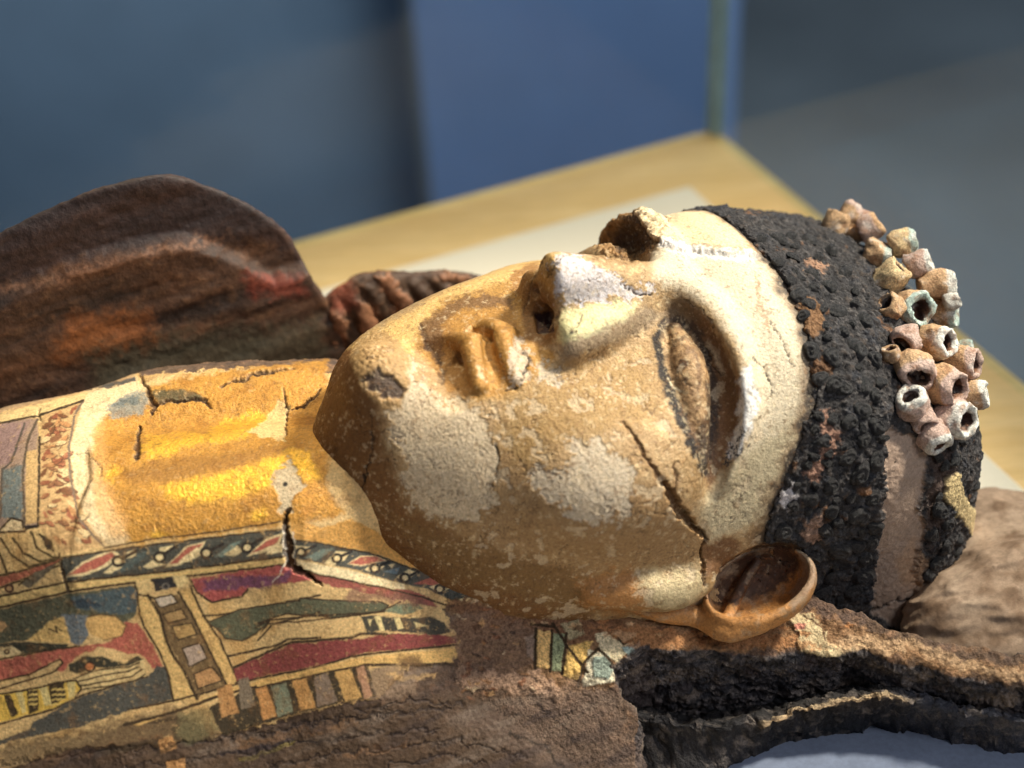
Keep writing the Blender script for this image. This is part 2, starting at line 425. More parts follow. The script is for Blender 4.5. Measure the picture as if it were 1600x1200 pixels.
CTRL = [(480, 690, -2.9), (390, 690, -2.6), (300, 690, -2.2), (200, 690, -1.7), (130, 690, -1.0),
 (200, 800, -2.1), (300, 790, -2.5), (400, 775, -2.9), (110, 890, -2.4), (200, 868, -2.6), (300, 850, -2.8), (400, 828, -3.1), (440, 822, -3.2),
 (230, 588, -2.9), (300, 580, -3.3), (400, 575, -3.6), (520, 568, -4.0), (0, 640, -1.6), (0, 700, -1.2), (0, 800, -1.5), (60, 720, -.9),
 (100, 935, -3.4), (450, 880, -3.9), (470, 860, -3.7), (600, 890, -5.2), (740, 925, -7.1), (820, 938, -8.0), (560, 800, -4.1), (620, 850, -5.2), (700, 880, -6.6), (900, 948, -8.7),
 (0, 900, -2.9), (0, 1000, -4.8), (0, 1100, -6.6), (0, 1190, -8.2), (200, 1000, -5.2), (200, 1100, -7.1), (200, 1190, -8.8), (400, 950, -5.2), (400, 1050, -7.3),
 (400, 1190, -10.0), (600, 1000, -7.2), (600, 1100, -9.1), (600, 1190, -10.9), (715, 1010, -8.5), (800, 1000, -8.8), (800, 1100, -10.3), (900, 1190, -12.3), (950, 990, -9.4),
 (1100, 985, -10.6), (1300, 1000, -11.0), (1480, 1045, -11.2), (1600, 1060, -11.3)]
CX = np.array([at(*c) for c in CTRL]+[(-16, 12, -7.5), (-20, 12.5, -6.5), (-25, 14, -5.5), (-12, 10, -8), (-5, 8, -9), (5, 8, -11), (-18, 18, -10), (-27, 20, -9), (-30, 6, -3)])
def _tps(r2): return .5*r2*np.log(r2+1e-9)
def tps_fit(X, z, lam=.7):
    n = len(X); K = _tps(((X[:, None]-X[None])**2).sum(-1))+lam*np.eye(n); Q = np.c_[np.ones(n), X]
    A = np.block([[K, Q], [Q.T, np.zeros((3, 3))]]); s = np.linalg.solve(A, np.r_[z, 0, 0, 0]); return s
TP = tps_fit(CX[:, :2], CX[:, 2])
def chest_h(x, y):
    X = np.stack([x, y], 1); r = np.zeros(len(X))
    for c, w in zip(CX[:, :2], TP[:len(CX)]): r += w*_tps(((X-c)**2).sum(1))
    return r+TP[-3]+TP[-2]*x+TP[-1]*y
EDGE = [tuple(at(*p)[:2]) for p in [(1660, 1075, -11.3), (1560, 1066, -11.3), (1480, 1052, -11.2), (1420, 1040, -11.1), (1350, 1012, -11), (1280, 1014, -11), (1200, 1018, -10.9), (1110, 1018, -10.8),
  (1015, 1020, -10.7), (955, 1075, -11.3), (1000, 1130, -12.2), (1005, 1230, -13.5)]]
EDGE = EDGE+[(-12, -14), (-32, -14), (-32, 14.5), (-9, 12), (0, 4), (1, -5)]+[tuple(at(*p)[:2]) for p in [(1290, 955, -11), (1375, 976, -11), (1480, 1008, -11.2), (1600, 1022, -11.3), (1660, 1024, -11.3)]]
NA, NB = at(470, 700, -1.6), at(140, 735, -1.0)
def chest(P):
    x, y, z = P.T
    d = (z-chest_h(x, y))*.72
    q = P-NA; ax = (NB-NA)/np.linalg.norm(NB-NA); t = q @ ax; lat = q-t[:, None]*ax; lat[:, 1] /= 1.28*np.clip(1+.16*np.minimum(t, 0), .3, 1)
    up = np.array([0, 0, -3.3])
    nk = np.maximum(np.linalg.norm(lat-up, axis=1)-3.3, np.maximum(-5.2-t, t-np.linalg.norm(NB-NA)-.2*lat[:, 1]**2*.2))
    nk = nk+.16*np.exp(-((lat[:, 1]-.25+.10*(t-4))/.55)**2)*sstep(-1, 2, t)*sstep(12, 9, t)   # the hollow along the throat
    d = smin(d, nk, .45)
    e = poly_sd(P[:, :2]+.30*np.stack([fbm(P*[1, 1, .7], 1.0, 3, 3), fbm(P*[1, 1, .7], 1.0, 3, 4)], 1), EDGE)
    return np.maximum(smax(d, e, .25), bottom(P))
# the ear: an open bowl with a thick lower rim, its long lobe lying against the jaw
def loc_dir(v): return R0.T @ v
EC = trace(1178, 905, head_base, .55)
_v = (CAML-EC)/np.linalg.norm(CAML-EC)
_e1 = loc_dir(CR*.90+CU*.43); _e1 -= _v*(_e1 @ _v); _e1 /= np.linalg.norm(_e1)
_e2 = np.cross(_v, _e1)
_n = _v*.90+_e2*.43; _n /= np.linalg.norm(_n); _b = np.cross(_n, _e1)
EA = np.stack([_e1, _b, _n], 1)
EP0, EP1 = trace(1050, 922, face_base, -.1), trace(930, 928, face_base, -.25)
def bowl_hole(P): return ell((P-EC) @ EA, (.12, .14, .3), (2.12, 1.36, 1.55))
RIM = curve([(EC-_e1*.6-_b*1.34, .34), (EC-_e1*1.9-_b*1.10, .38), (trace(1085, 956, face_base, .22), .44), (trace(1040, 957, face_base, .0), .44), (trace(990, 952, face_base, -.3), .36)], 14)
LOBE = curve([(trace(1092, 905, face_base, -.25), .85), (EP0+.12*_v, .88), ((EP0+EP1)/2+.12*_v, .85), (EP1+.15*_v, .62)], 8)
FOLD = curve([(EC-_e1*1.75-_b*.55-_n*.25, .22), (EC-_e1*1.05+_b*.2-_n*.35, .24), (EC-_e1*.3+_b*.75-_n*.25, .22), (EC+_e1*.4+_b*1.12-_n*.1, .16)], 10)
def ear(P):
    q = (P-EC) @ EA
    out = ell(q, (0, 0, 0), (2.35, 1.62, 1.5)); inn = ell(q, (.06, .12, .25), (2.08, 1.32, 1.42))
    bowl = smax(smax(out, -inn, .12), q[:, 2]-.42+.1*q[:, 0], .15)
    rim = chain(P, RIM)
    fold = chain(P, FOLD)
    return smin(smin(bowl, rim, .3), fold, .25)
# the raised mass on the far side, and the fluted piece beside it
_sx = np.array([at_y(*p, 13.0) for p in [(-60, 385), (0, 350), (80, 310), (160, 280), (240, 262), (320, 280), (400, 320), (450, 365), (480, 420), (505, 462), (540, 560)]])
f_sh = spline(_sx[:, 0], _sx[:, 2])
def shoulder(P):
    x, y, z = P.T
    h = f_sh(x)-.70*np.maximum(y-12.6, 0)
    d = (z-h)*.6
    ledge = .55*sstep(.9, .1, (z-(f_sh(np.minimum(x, -13))-3.6-.1*(x+18)))*1.0)+.16*fbm(P*[.25, .6, 1], 1.1, 3, 5)
    d = smax(d, 12.3-ledge-y+.12*np.maximum(z, -8), .35); d = smax(d, y-20, 1)
    return np.maximum(smax(d, np.maximum(x+9.0, -34-x), .6), -(z+9.8))
_lx = np.array([at_y(*p, 12.0) for p in [(500, 470), (530, 440), (560, 420), (590, 416), (620, 417), (690, 416), (760, 426), (830, 470)]])
f_lp = spline(_lx[:, 0], _lx[:, 2])
def lappet(P):
    x, y, z = P.T
    fl = .34*np.abs(np.sin((x+.25*z)*3.1))*sstep(-.2, -1.2, z-f_lp(x))
    d = (z-f_lp(x)+.7*np.maximum(y-11.6, 0)+.12*fbm(P, .9, 3, 9))*.6
    d = smax(d, 11.4-fl-y, .5); d = smax(d, y-15, .8)
    return np.maximum(smax(d, np.maximum(x+2.2, -11.4-x), .5), -(z+9.8))
# soft wrapping that the back of the head rests on
def wrapping(P):
    d = ell(P, at(1615, 1005, -13.8)+np.array([1.6, 1.8, 0]), (6.0, 4.0, 2.5))
    d = smin(d, ell(P, at(1568, 910, -14.0)+np.array([1.2, 1.8, 0]), (3.0, 3.2, 1.6)), 1.4)
    fo = 1-np.abs(fbm(P @ np.array([[.75, .3, 0], [-.25, .8, .2], [0, .3, .9]])*[.35, 1.3, 1.3], .55, 3, 4))*2
    return np.maximum(d-.42*fo+.3, bottom(P))
# ------------------------------------------------------------------ build
import time as _t
_T0 = _t.time()
def log(*a): print('%.1f' % (_t.time()-_T0), *a)
case = bpy.data.objects.new('mummy_case', None); COL.objects.link(case)
case.matrix_world = Matrix([[*R0[i], T0[i]] for i in range(3)]+[[0, 0, 0, 1]])
tag(case, 'gilded plaster mummy case lying on its back with painted collar and dark curls', 'mummy case')
M_PLASTER = material('gilded plaster', None, rough=.58, grain=1000, gvar=.18, bump=.7, bscale=850, bdist=.0008, spec=.4, speck=.30)
M_PAINT = material('painted gesso', None, rough=.7, grain=1000, gvar=.20, bump=.5, bscale=1100, bdist=.0006, spec=.3, speck=.3)
M_CRUST = material('weathered crust', None, rough=.85, grain=900, gvar=.35, bump=.9, bscale=600, bdist=.0016, spec=.25, speck=.45)
M_RESIN = material('resin soaked shell', None, rough=.62, grain=420, gvar=.3, bump=.45, bscale=420, bdist=.0012, spec=.35, speck=.3)
M_SOFT = material('old linen', None, rough=.95, grain=500, gvar=.15, bump=.3, bscale=700, bdist=.0006, spec=.1)
M_HAIR = material('dark curl crust', (78, 73, 72), rough=.52, grain=1200, gvar=.4, bump=1.0, bscale=700, bdist=.0016, spec=.4, color2=(30, 30, 34))
# ---- face
V, F, ng, n = sculpt(face, (-16.6, -9, -12.6), (6.5, 9.5, 4.8), .4, 3, region=lambda c: (c[:, 0] < 5.6) & (c[:, 2] > -11.2))
P = Paint(V, n, (178, 144, 102), .10, rag=2.5); px = P.px
fb = fbm(V, .9, 4, 11); ff = fbm(V, 3.2, 4, 12); fg = fbm(V, 9, 3, 13)
P.fade(sstep(-.1, .5, fb)*.5, (160, 122, 76)); P.fade(sstep(.05, .5, ff)*.5, (206, 176, 132)); P.fade(sstep(.25, .6, fg)*.35, (150, 108, 62))
P.gold += sstep(.1, .35, ff+.6*fg)*.25
P.disp += .012*ff+.010*fg
# cream forehead and brow, jaw underside browned by dirt and by shade put into its colour
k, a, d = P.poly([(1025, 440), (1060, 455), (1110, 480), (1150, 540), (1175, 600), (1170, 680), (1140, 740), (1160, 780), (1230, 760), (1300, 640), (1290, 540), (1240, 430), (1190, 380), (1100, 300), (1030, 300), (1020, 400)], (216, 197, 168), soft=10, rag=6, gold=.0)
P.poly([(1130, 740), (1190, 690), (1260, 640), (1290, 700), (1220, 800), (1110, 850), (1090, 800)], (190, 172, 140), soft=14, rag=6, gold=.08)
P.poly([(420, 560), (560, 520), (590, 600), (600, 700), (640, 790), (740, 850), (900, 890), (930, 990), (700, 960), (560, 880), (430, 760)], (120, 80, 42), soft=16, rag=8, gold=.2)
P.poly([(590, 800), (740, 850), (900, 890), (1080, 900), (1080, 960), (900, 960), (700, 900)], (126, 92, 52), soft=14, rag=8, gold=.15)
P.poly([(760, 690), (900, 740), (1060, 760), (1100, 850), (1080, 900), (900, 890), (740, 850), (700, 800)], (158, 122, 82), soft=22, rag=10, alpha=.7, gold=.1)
P.poly([(540, 545), (575, 520), (640, 490), (700, 450), (850, 388), (880, 400), (830, 430), (760, 470), (690, 500), (640, 560)], (214, 172, 108), soft=8, rag=4, gold=.1)
P.poly([(690, 470), (860, 420), (870, 560), (800, 620), (740, 630), (640, 540)], (180, 134, 72), soft=8, rag=3, gold=.3)
P.poly([(652, 512), (700, 490), (742, 600), (740, 622), (700, 612)], (136, 98, 56), soft=6, rag=3, gold=.1)
P.poly([(905, 905), (960, 890), (1000, 900), (1010, 950), (960, 962), (905, 945)], (180, 124, 70), soft=12, rag=10, gold=.15, alpha=.8)
P.poly([(1000, 895), (1090, 880), (1100, 930), (1060, 956), (1010, 945)], (204, 184, 144), soft=12, rag=10, gold=.25, alpha=.8)
P.poly([(1100, 848), (1150, 838), (1160, 860), (1120, 900), (1098, 905)], (120, 84, 54), soft=6, rag=5)
P.poly([(655, 508), (690, 480), (722, 462), (760, 458), (796, 470), (806, 490), (822, 545), (806, 612), (745, 622), (700, 612), (672, 560)], (170, 120, 56), soft=2, rag=4, alpha=.6, gold=.3, disp=-.02)
P.poly([(655, 508), (690, 480), (722, 462), (760, 458), (796, 470), (804, 486), (770, 478), (720, 482), (690, 505), (690, 570), (676, 560)], (104, 72, 44), soft=4, rag=6, alpha=.8, gold=0)
P.line([(656, 508), (672, 540), (690, 570), (688, 596)], (90, 62, 36), w=4, soft=3, rag=5, disp=-.02)
P.poly([(790, 610), (880, 575), (1000, 550), (1044, 640), (960, 670), (880, 680), (820, 740), (780, 700)], (160, 124, 72), soft=22, rag=10, alpha=.65, gold=.2)
P.poly([(880, 800), (1000, 800), (1060, 790), (1090, 850), (1080, 890), (980, 880), (880, 860)], (150, 116, 78), soft=22, rag=10, alpha=.55, gold=.1)
# bare plaster where the gilding has fallen away
GREY = [([(598, 552), (640, 560), (662, 596), (690, 622), (742, 636), (772, 680), (780, 722), (768, 758), (772, 800), (712, 816), (642, 790), (628, 748), (642, 716), (612, 676), (604, 630), (584, 585)], (212, 188, 156)),
 ([(884, 682), (926, 690), (952, 708), (988, 718), (992, 760), (984, 800), (930, 826), (890, 802), (838, 772), (822, 744), (850, 733), (886, 736)], (204, 184, 158)),
 ([(866, 404), (884, 396), (925, 410), (970, 440), (1022, 455), (1006, 472), (960, 465), (912, 472), (880, 484), (862, 452)], (214, 204, 204)),
 ([(793, 548), (806, 530), (826, 545), (828, 580), (812, 604), (795, 606)], (206, 184, 160)), ([(843, 566), (862, 572), (876, 588), (870, 606), (846, 604)], (196, 180, 160)),
 ([(965, 608), (1000, 612), (1016, 630), (990, 628)], (206, 180, 140)), ([(930, 592), (960, 600), (978, 622), (950, 618)], (206, 176, 140))]
for q, c in GREY:
    k, a, d = P.mask(q, 16, 13); a = sstep(-.05, .12, -d/7+1.5*ff[k]+1.1*fg[k]+.5*fbm(V[k], 17, 2, 14)+.15); P.put(k, a*(.85+.4*fg[k]).clip(.3, 1), c, 0.0, -.035)
    m = worley(V[k], 7.0, 5); P.col[k] *= (1-.30*a*sstep(.28, .10, m))[:, None]; P.disp[k] -= a*.02*sstep(.3, .08, m)-a*.012*fg[k]
    P.put(k, sstep(3.0, .5, np.abs(d))*sstep(-.1, .3, ff[k])*.6, (124, 90, 56))
P.poly([(876, 488), (940, 474), (1004, 474), (962, 512), (902, 532), (868, 532)], (206, 194, 146), soft=6, rag=7, gold=.2)
P.poly([(850, 540), (900, 530), (1010, 480), (1040, 490), (1000, 520), (880, 565)], (150, 130, 108), soft=6, rag=4, alpha=.7, gold=.05)
P.poly([(815, 440), (846, 440), (866, 470), (870, 530), (848, 545), (818, 530)], (138, 96, 52), soft=5, rag=2, gold=.1)  # underside of the nose, its shade put into the brown
P.poly([(834, 490), (862, 488), (864, 520), (840, 520)], (66, 36, 30), soft=3, rag=1, gold=0, disp=-.12)
P.poly([(796, 430), (830, 408), (846, 412), (826, 440), (812, 462), (798, 452)], (164, 118, 66), soft=2, rag=4, gold=.1, disp=-.02)
P.line([(850, 402), (832, 440), (826, 470), (818, 492)], (110, 78, 46), w=1.2, rag=3, disp=-.03)
P.line([(910, 492), (904, 508), (898, 522)], (90, 70, 44), w=1.1, disp=-.03); P.ring(893, 519, 2.2, (40, 32, 26), 1.2, (40, 32, 26))
# chin lump
P.poly([(545, 560), (560, 530), (590, 515), (620, 530), (640, 560), (640, 600), (625, 640), (600, 640), (570, 610)], (178, 140, 92), soft=4, rag=4, gold=.05)
k, a, d = P.poly([(568, 592), (588, 578), (612, 584), (634, 606), (626, 628), (602, 622), (576, 612)], (92, 72, 58), soft=3, rag=5, gold=0, disp=-.10)
P.disp += .10*np.exp(-((px[:, 0]-590)**2+(px[:, 1]-560)**2)/900.)*(P.face > 0)*(.4+fg)
# far eye: hollow painted dark brown
P.poly([(930, 372), (960, 330), (1005, 300), (1045, 318), (1052, 350), (1030, 385), (990, 410), (940, 400)], (156, 116, 72), soft=8, rag=7, gold=.0)
P.poly([(962, 360), (985, 335), (1022, 330), (1036, 352), (1026, 378), (990, 400), (960, 388)], (78, 54, 34), soft=6, rag=9, gold=0, alpha=.9, disp=-.08)
P.poly([(985, 318), (1010, 296), (1050, 312), (1052, 345), (1036, 352), (1022, 332)], (150, 112, 72), soft=5, rag=7, alpha=.8)
k, a, d = P.mask([(930, 380), (960, 320), (1005, 290), (1052, 312), (1048, 352), (1030, 385), (990, 412), (940, 405)], 8, 6); P.disp[k] += a*(.16*ff[k]+.10*fg[k]); P.col[k] *= (1-.35*a*sstep(.05, .4, fbm(V[k], 4, 4, 67)))[:, None]
# raised slab of the outer layer on the forehead
k, a, d = P.mask(FOREHEAD_STEP, 3.0, 3.0); a = a*sstep(4.9, 4.3, V[k, 0]); P.put(k, a, (232, 204, 162), 0, .20)
P.line([(1034, 382), (1075, 393), (1125, 400), (1186, 403)], (240, 234, 228), w=5, soft=3, rag=4, alpha=.9)
P.line([(1038, 374), (1075, 386), (1125, 393), (1180, 396)], (150, 112, 84), w=1.2, soft=2, rag=5, alpha=.6)
P.line([(1125, 330), (1150, 350), (1178, 385)], (170, 116, 64), w=7, soft=6, rag=6, alpha=.8)
P.line([(1180, 430), (1188, 480), (1205, 520)], (160, 108, 60), w=3, soft=3, rag=6, alpha=.6)
# brow: white worn edge with dark specks, socket wall with its shade painted in brown
P.poly([(1150, 596), (1172, 566), (1186, 620), (1174, 676), (1146, 722), (1132, 706), (1154, 650)], (240, 232, 224), soft=3, rag=6, gold=0, disp=-.02)
k, a, d = P.poly([(1122, 726), (1146, 690), (1164, 664), (1168, 690), (1140, 728)], None, soft=2, rag=7)
P.put(k, a*sstep(-.1, .15, fbm(V[k], 14, 3, 31)), (52, 52, 62))
P.poly([(1078, 476), (1110, 500), (1140, 560), (1156, 610), (1152, 660), (1126, 730), (1108, 766), (1096, 730), (1112, 640), (1100, 560), (1078, 520)], (116, 78, 48), soft=5, rag=4, gold=0, alpha=.9)
P.poly([(1040, 470), (1078, 466), (1096, 500), (1060, 516), (1034, 508)], (112, 88, 64), soft=7, rag=4, gold=0, alpha=.8)
# the painted eye
P.poly([(1036, 512), (1058, 506), (1086, 524), (1104, 566), (1112, 620), (1106, 690), (1098, 730), (1076, 680), (1050, 610)], (178, 140, 98), soft=3, rag=2, gold=0)
P.line([(1036, 498, 3), (1026, 530, 6), (1034, 570, 7), (1046, 610, 7.5), (1066, 656, 8), (1084, 696, 8), (1100, 740, 5)], (44, 34, 28), w=5, soft=2.6, rag=4)
P.line([(1040, 510, 2), (1064, 502, 2.5), (1088, 518, 2.5), (1104, 552, 2.5), (1116, 600, 3)], (54, 42, 34), w=3.4, soft=2.4, rag=4)
P.poly([(1104, 600), (1122, 596), (1124, 650), (1112, 700), (1102, 746), (1086, 706), (1090, 668), (1104, 650)], (50, 38, 32), soft=4, rag=3, gold=0, alpha=.9)
P.line([(1044, 560), (1052, 534), (1076, 524), (1094, 548)], (92, 66, 42), w=4, soft=3, rag=3, alpha=.7)
P.poly([(1030, 500), (1060, 492), (1092, 508), (1110, 548), (1122, 610), (1124, 680), (1104, 752), (1116, 690), (1112, 620), (1100, 560), (1084, 526), (1056, 510), (1034, 530)], (66, 48, 36), soft=4, rag=4, gold=0, alpha=.8)  # dark crescent paints the shade over the upper lid
P.line([(1050, 548), (1064, 538), (1084, 546), (1094, 580), (1092, 620)], (104, 72, 46), w=2.5, soft=2.5, rag=4, alpha=.7)
P.line([(1058, 600), (1072, 640), (1088, 690)], (96, 68, 44), w=3, soft=3, rag=4, alpha=.6)
P.ring(1068, 568, 7, (84, 56, 36), 1.5, (96, 62, 38)); P.ring(1072, 592, 3, (84, 56, 36), 1, (96, 62, 38))
k = P._sel([(1036, 500), (1115, 750)], 3); kk = k[inpoly(P.px[k], [(1036, 512), (1058, 506), (1086, 524), (1104, 566), (1112, 620), (1106, 690), (1098, 730), (1076, 680), (1050, 610)])]; m_ = fbm(V[kk], 4.5, 4, 66, .65); P.put(kk, sstep(.0, .4, m_)*.7, (116, 82, 52)); P.put(kk, sstep(-.1, -.45, m_)*.5, (224, 196, 152))
P.line([(1042, 590), (1050, 604), (1064, 612)], (226, 206, 170), w=1.2, soft=1)
P.line([(1110, 540), (1124, 560), (1130, 586)], (220, 198, 166), w=4, soft=4, rag=4, alpha=.6)
# cracks
CRK = (44, 30, 20)
def crack(pts, depth=.09, edge=True, rag=4):
    P.line(pts, CRK, w=1, soft=1.0, rag=rag, disp=-depth)
    if edge: P.line([(p[0], p[1], p[2]+2.5) if len(p) > 2 else p for p in pts], (150, 106, 60), w=3, soft=2.5, rag=rag, alpha=.35, disp=.018)
crack([(974, 662, 1), (990, 684, 2.5), (1004, 704, 4), (1018, 728, 3), (1036, 756, 4)], .10)
crack([(1040, 758, 4), (1052, 778, 8), (1066, 804, 8), (1082, 822, 5), (1102, 838, 3)], .28)
crack([(1052, 722, 1), (1058, 745, 2.5), (1056, 764, 2)], .06)
crack([(1102, 838, 3), (1094, 866, 2), (1098, 892, 2.5), (1100, 912, 1.5)], .14)
for c in ([(1190, 568, .6), (1200, 592, 1.6), (1208, 606, .8), (1206, 622, 1)], [(1202, 500, .5), (1218, 530, 1.0), (1232, 560, 1), (1242, 574, .5)], [(1178, 556, .5), (1186, 572, 1.2)],
          [(770, 690, .8), (780, 712, 1.4), (776, 740, 1), (770, 758, .8)], [(566, 760, .6), (582, 690, .8), (580, 650, .5)], [(548, 778, .8), (566, 760, 1), (574, 720, .6)],
          [(816, 540, .8), (826, 566, 1.3), (812, 606, 1.2), (790, 612, 1)], [(855, 430, .6), (868, 412, 1), (884, 398, .5)], [(968, 444, .8), (1000, 462, 1.4), (1018, 460, 2)],
          [(1102, 540, .5), (1112, 566, 1), (1128, 590, .6)], [(1060, 462, .5), (1100, 490, .8), (1118, 512, .5)]):
    crack(c, .05, False)
# hair cracks
for sd, fq, zone in ((221, .55, (px[:, 0] < 1300)), (223, .9, (px[:, 1] > 600))):
    cl = np.abs(fbm(V, fq, 5, sd, .55)); cm = sstep(.012, .003, cl)*(fbm(V, .5, 2, sd+5) > .02)*zone; P.fade(cm*.65, (84, 58, 36)); P.disp -= .03*cm
hb = f_hair(shear(V)[:, 2])-V[:, 0]+.22*fbm(V, 1.1, 3, 211)+.5*fbm(V, 2.2, 4, 231)
P.fade(sstep(.75, .1, hb)*(V[:, 0] > -1)*(px[:, 1] < 860)*.75, (122, 92, 64)); P.fade(sstep(.28, -.05, hb)*(V[:, 0] > -1)*(px[:, 1] < 860)*.85, (58, 50, 46))
# pitting and lifted flakes
wf = fbm(V, 5.5, 5, 64, .7); P.fade(sstep(.18, .42, wf)*.55, (128, 92, 56)); P.fade(sstep(-.15, -.42, wf)*.45, (226, 200, 160)); P.disp += .014*wf
pit = worley(V, 4.2, 61); pm = sstep(.16, .07, pit)*(fbm(V, .8, 2, 62) > -.05)
P.disp -= .025*pm; P.fade(pm*.5, (110, 80, 50))
fl = fbm(V, 2.1, 5, 63); e = sstep(.30, .33, fl)*(px[:, 1] > 560)*(px[:, 0] > 740); P.disp -= .018*e; P.fade(e*.55, (206, 182, 150))
e = sstep(.022, .0, np.abs(fl-.30))*(px[:, 1] > 540); P.fade(e*.5, (116, 80, 44))
V2 = V+n*P.disp[:, None]
lab = np.zeros(len(V), int)
lab[inpoly(px, [(1036, 512), (1058, 505), (1088, 520), (1108, 562), (1120, 620), (1108, 700), (1100, 745), (1076, 690), (1048, 612)]) & (P.face > 0) & (V[:, 1] < 0)] = 1
lab[(V[:, 0] < -3.0) & (V[:, 0] > -5.6) & (shear(V)[:, 2] > .95+.0*V[:, 0]) & (np.abs(V[:, 1]) < 2.6)] = 2
lab[(V[:, 0] < -.2) & (V[:, 0] >= -3.0) & (shear(V)[:, 2] > 1.05) & (np.abs(V[:, 1]) < 2.2)] = 2
lab[(np.minimum(chain(shear(V)*[1, 1, 1], LLIP), chain(shear(V), ULIP)) < .12)] = 3
att = {'Col': P.col, 'Gold': np.clip(P.gold, 0, 1)}
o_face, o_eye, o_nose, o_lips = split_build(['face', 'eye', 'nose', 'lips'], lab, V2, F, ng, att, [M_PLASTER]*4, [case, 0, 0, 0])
log('face', len(V), len(F))
# ---- ear
V, F, ng, n = sculpt(ear, EC-5.8, EC+4.2, .2, 2)
P = Paint(V, n, (172, 124, 78), .08, rag=3)
ff = fbm(V, 3, 4, 81); P.fade(sstep(0, .5, ff)*.5, (160, 104, 54))
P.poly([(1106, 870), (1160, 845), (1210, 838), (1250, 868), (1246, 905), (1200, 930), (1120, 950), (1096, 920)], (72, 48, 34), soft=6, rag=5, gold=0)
P.line([(1106, 926), (1126, 900), (1150, 872), (1180, 852)], (156, 134, 114), w=4, soft=4, rag=4, alpha=.7); P.line([(1085, 920), (1130, 880), (1175, 848), (1215, 838), (1250, 852), (1264, 884)], (190, 160, 124), w=4, soft=3, rag=3)
P.poly([(990, 962), (1100, 952), (1200, 938), (1258, 880), (1275, 900), (1220, 990), (1000, 1000)], (186, 130, 74), soft=6, rag=6, gold=.15)
P.poly([(1240, 840), (1275, 850), (1280, 900), (1240, 960), (1230, 940), (1256, 895), (1250, 860)], (150, 130, 112), soft=4, rag=5, alpha=.7)
P.fade(sstep(.15, .45, fbm(V, 6, 3, 83))*.5, (120, 80, 48)); P.fade(sstep(.05, .4, fbm(V, 2.4, 5, 84, .65))*.6, (168, 142, 114))
P.disp += .02*ff+.012*fbm(V, 9, 3, 82)
link('ear', make_mesh('ear', V+n*P.disp[:, None], F, ng, {'Col': P.col, 'Gold': np.clip(P.gold, 0, 1)}), M_PLASTER, case)
log('ear', len(V))
# ---- hair crust with the bare band, then its curls
STRIP = [(1393, 665), (1442, 690), (1455, 720), (1440, 800), (1450, 830), (1432, 900), (1442, 955), (1412, 990), (1362, 962), (1372, 880), (1384, 800), (1387, 720)]
V, F, ng, n = sculpt(hair, (-2, -10, -16.6), (14.5, 10, 3), .4, 3, region=lambda c: (c[:, 0]-f_hair(c[:, 2]-SH*c[:, 1]) > -.1) & (poly_sd(proj(c), [(1150, 320), (1300, 330), (1560, 560), (1580, 1040), (1250, 960), (1180, 800)]) < 25))
P = Paint(V, n, (58, 54, 54), 0, rag=5); px = P.px
f1 = fbm(V, 1.3, 4, 91); f2 = fbm(V, 4, 4, 92); w1 = worley(V, 2.3, 93); w2 = worley(V, 5.5, 94)
P.fade(sstep(.1, .5, f1)*.5, (40, 44, 54)); P.fade(sstep(.15, .4, f2)*.45, (86, 72, 62)); P.fade(sstep(.42, .6, fbm(V, 1.1, 3, 95)+.3*f2)*.8, (120, 84, 58))
f3 = fbm(V, 2.6, 5, 98, .65); P.disp += .14*f1+.10*(.55-w1)+.07*(.5-w2)+.10*f2+.14*np.abs(f3)-.10+.05*fbm(V, 9, 3, 97)
P.fade(sstep(.35, .1, w2)*.35, (92, 88, 88)); P.fade(sstep(.5, .75, w1)*.6, (28, 27, 30))
P.fade(sstep(.12, .45, fbm(V, 7, 4, 99, .65))*.45, (118, 110, 106))
for q, c in (([(1280, 650), (1300, 640), (1312, 680), (1296, 720), (1278, 760), (1262, 742), (1284, 700)], (150, 112, 94)), ([(1216, 772), (1240, 762), (1244, 780), (1226, 800)], (206, 196, 196)),
             ([(1240, 470), (1256, 452), (1290, 480), (1286, 520), (1256, 510)], (132, 96, 66)), ([(1240, 560), (1262, 580), (1300, 540), (1310, 570), (1270, 600)], (110, 78, 54)),
             ([(1256, 830), (1280, 800), (1286, 838), (1270, 850)], (150, 118, 100)), ([(1262, 400), (1284, 404), (1290, 422), (1262, 420)], (170, 130, 104))):
    P.poly(q, c, soft=3, rag=9, alpha=.85, disp=.05)
k, a, d = P.mask(STRIP, 2.0, 5); P.disp[k] *= 1-a*.75; P.put(k, a, (166, 140, 122), 0, -.22)
P.disp[k] += a*.03*fbm(V[k], 6, 3, 96)
P.line([(1360, 962), (1400, 946), (1440, 944), (1470, 940)], (60, 48, 42), w=2.2, rag=5, disp=-.10)
P.poly([(1404, 880), (1436, 850), (1450, 880), (1440, 920), (1416, 920)], (186, 146, 112), soft=8, rag=6, alpha=.6)
P.poly([(1455, 700), (1480, 690), (1500, 735), (1480, 770), (1478, 830), (1455, 860), (1450, 800), (1460, 740)], (84, 66, 58), soft=5, rag=8, alpha=.8, disp=-.12)
k, a, d = P.poly([(1484, 746), (1500, 738), (1512, 782), (1536, 810), (1546, 852), (1532, 852), (1504, 812), (1478, 782)], (200, 174, 128), soft=2, rag=3, gold=.04); P.disp[k] *= 1-a*.8
V2 = V+n*P.disp[:, None]
lab = np.zeros(len(V), int); lab[inpoly(px, STRIP) & (P.face > 0)] = 1
o_hair, o_band = split_build(['hair', 'bare_plaster_band'], lab, V2, F, ng, {'Col': P.col, 'Gold': P.gold}, [M_CRUST, M_PLASTER], [case, case])
log('hair', len(V))
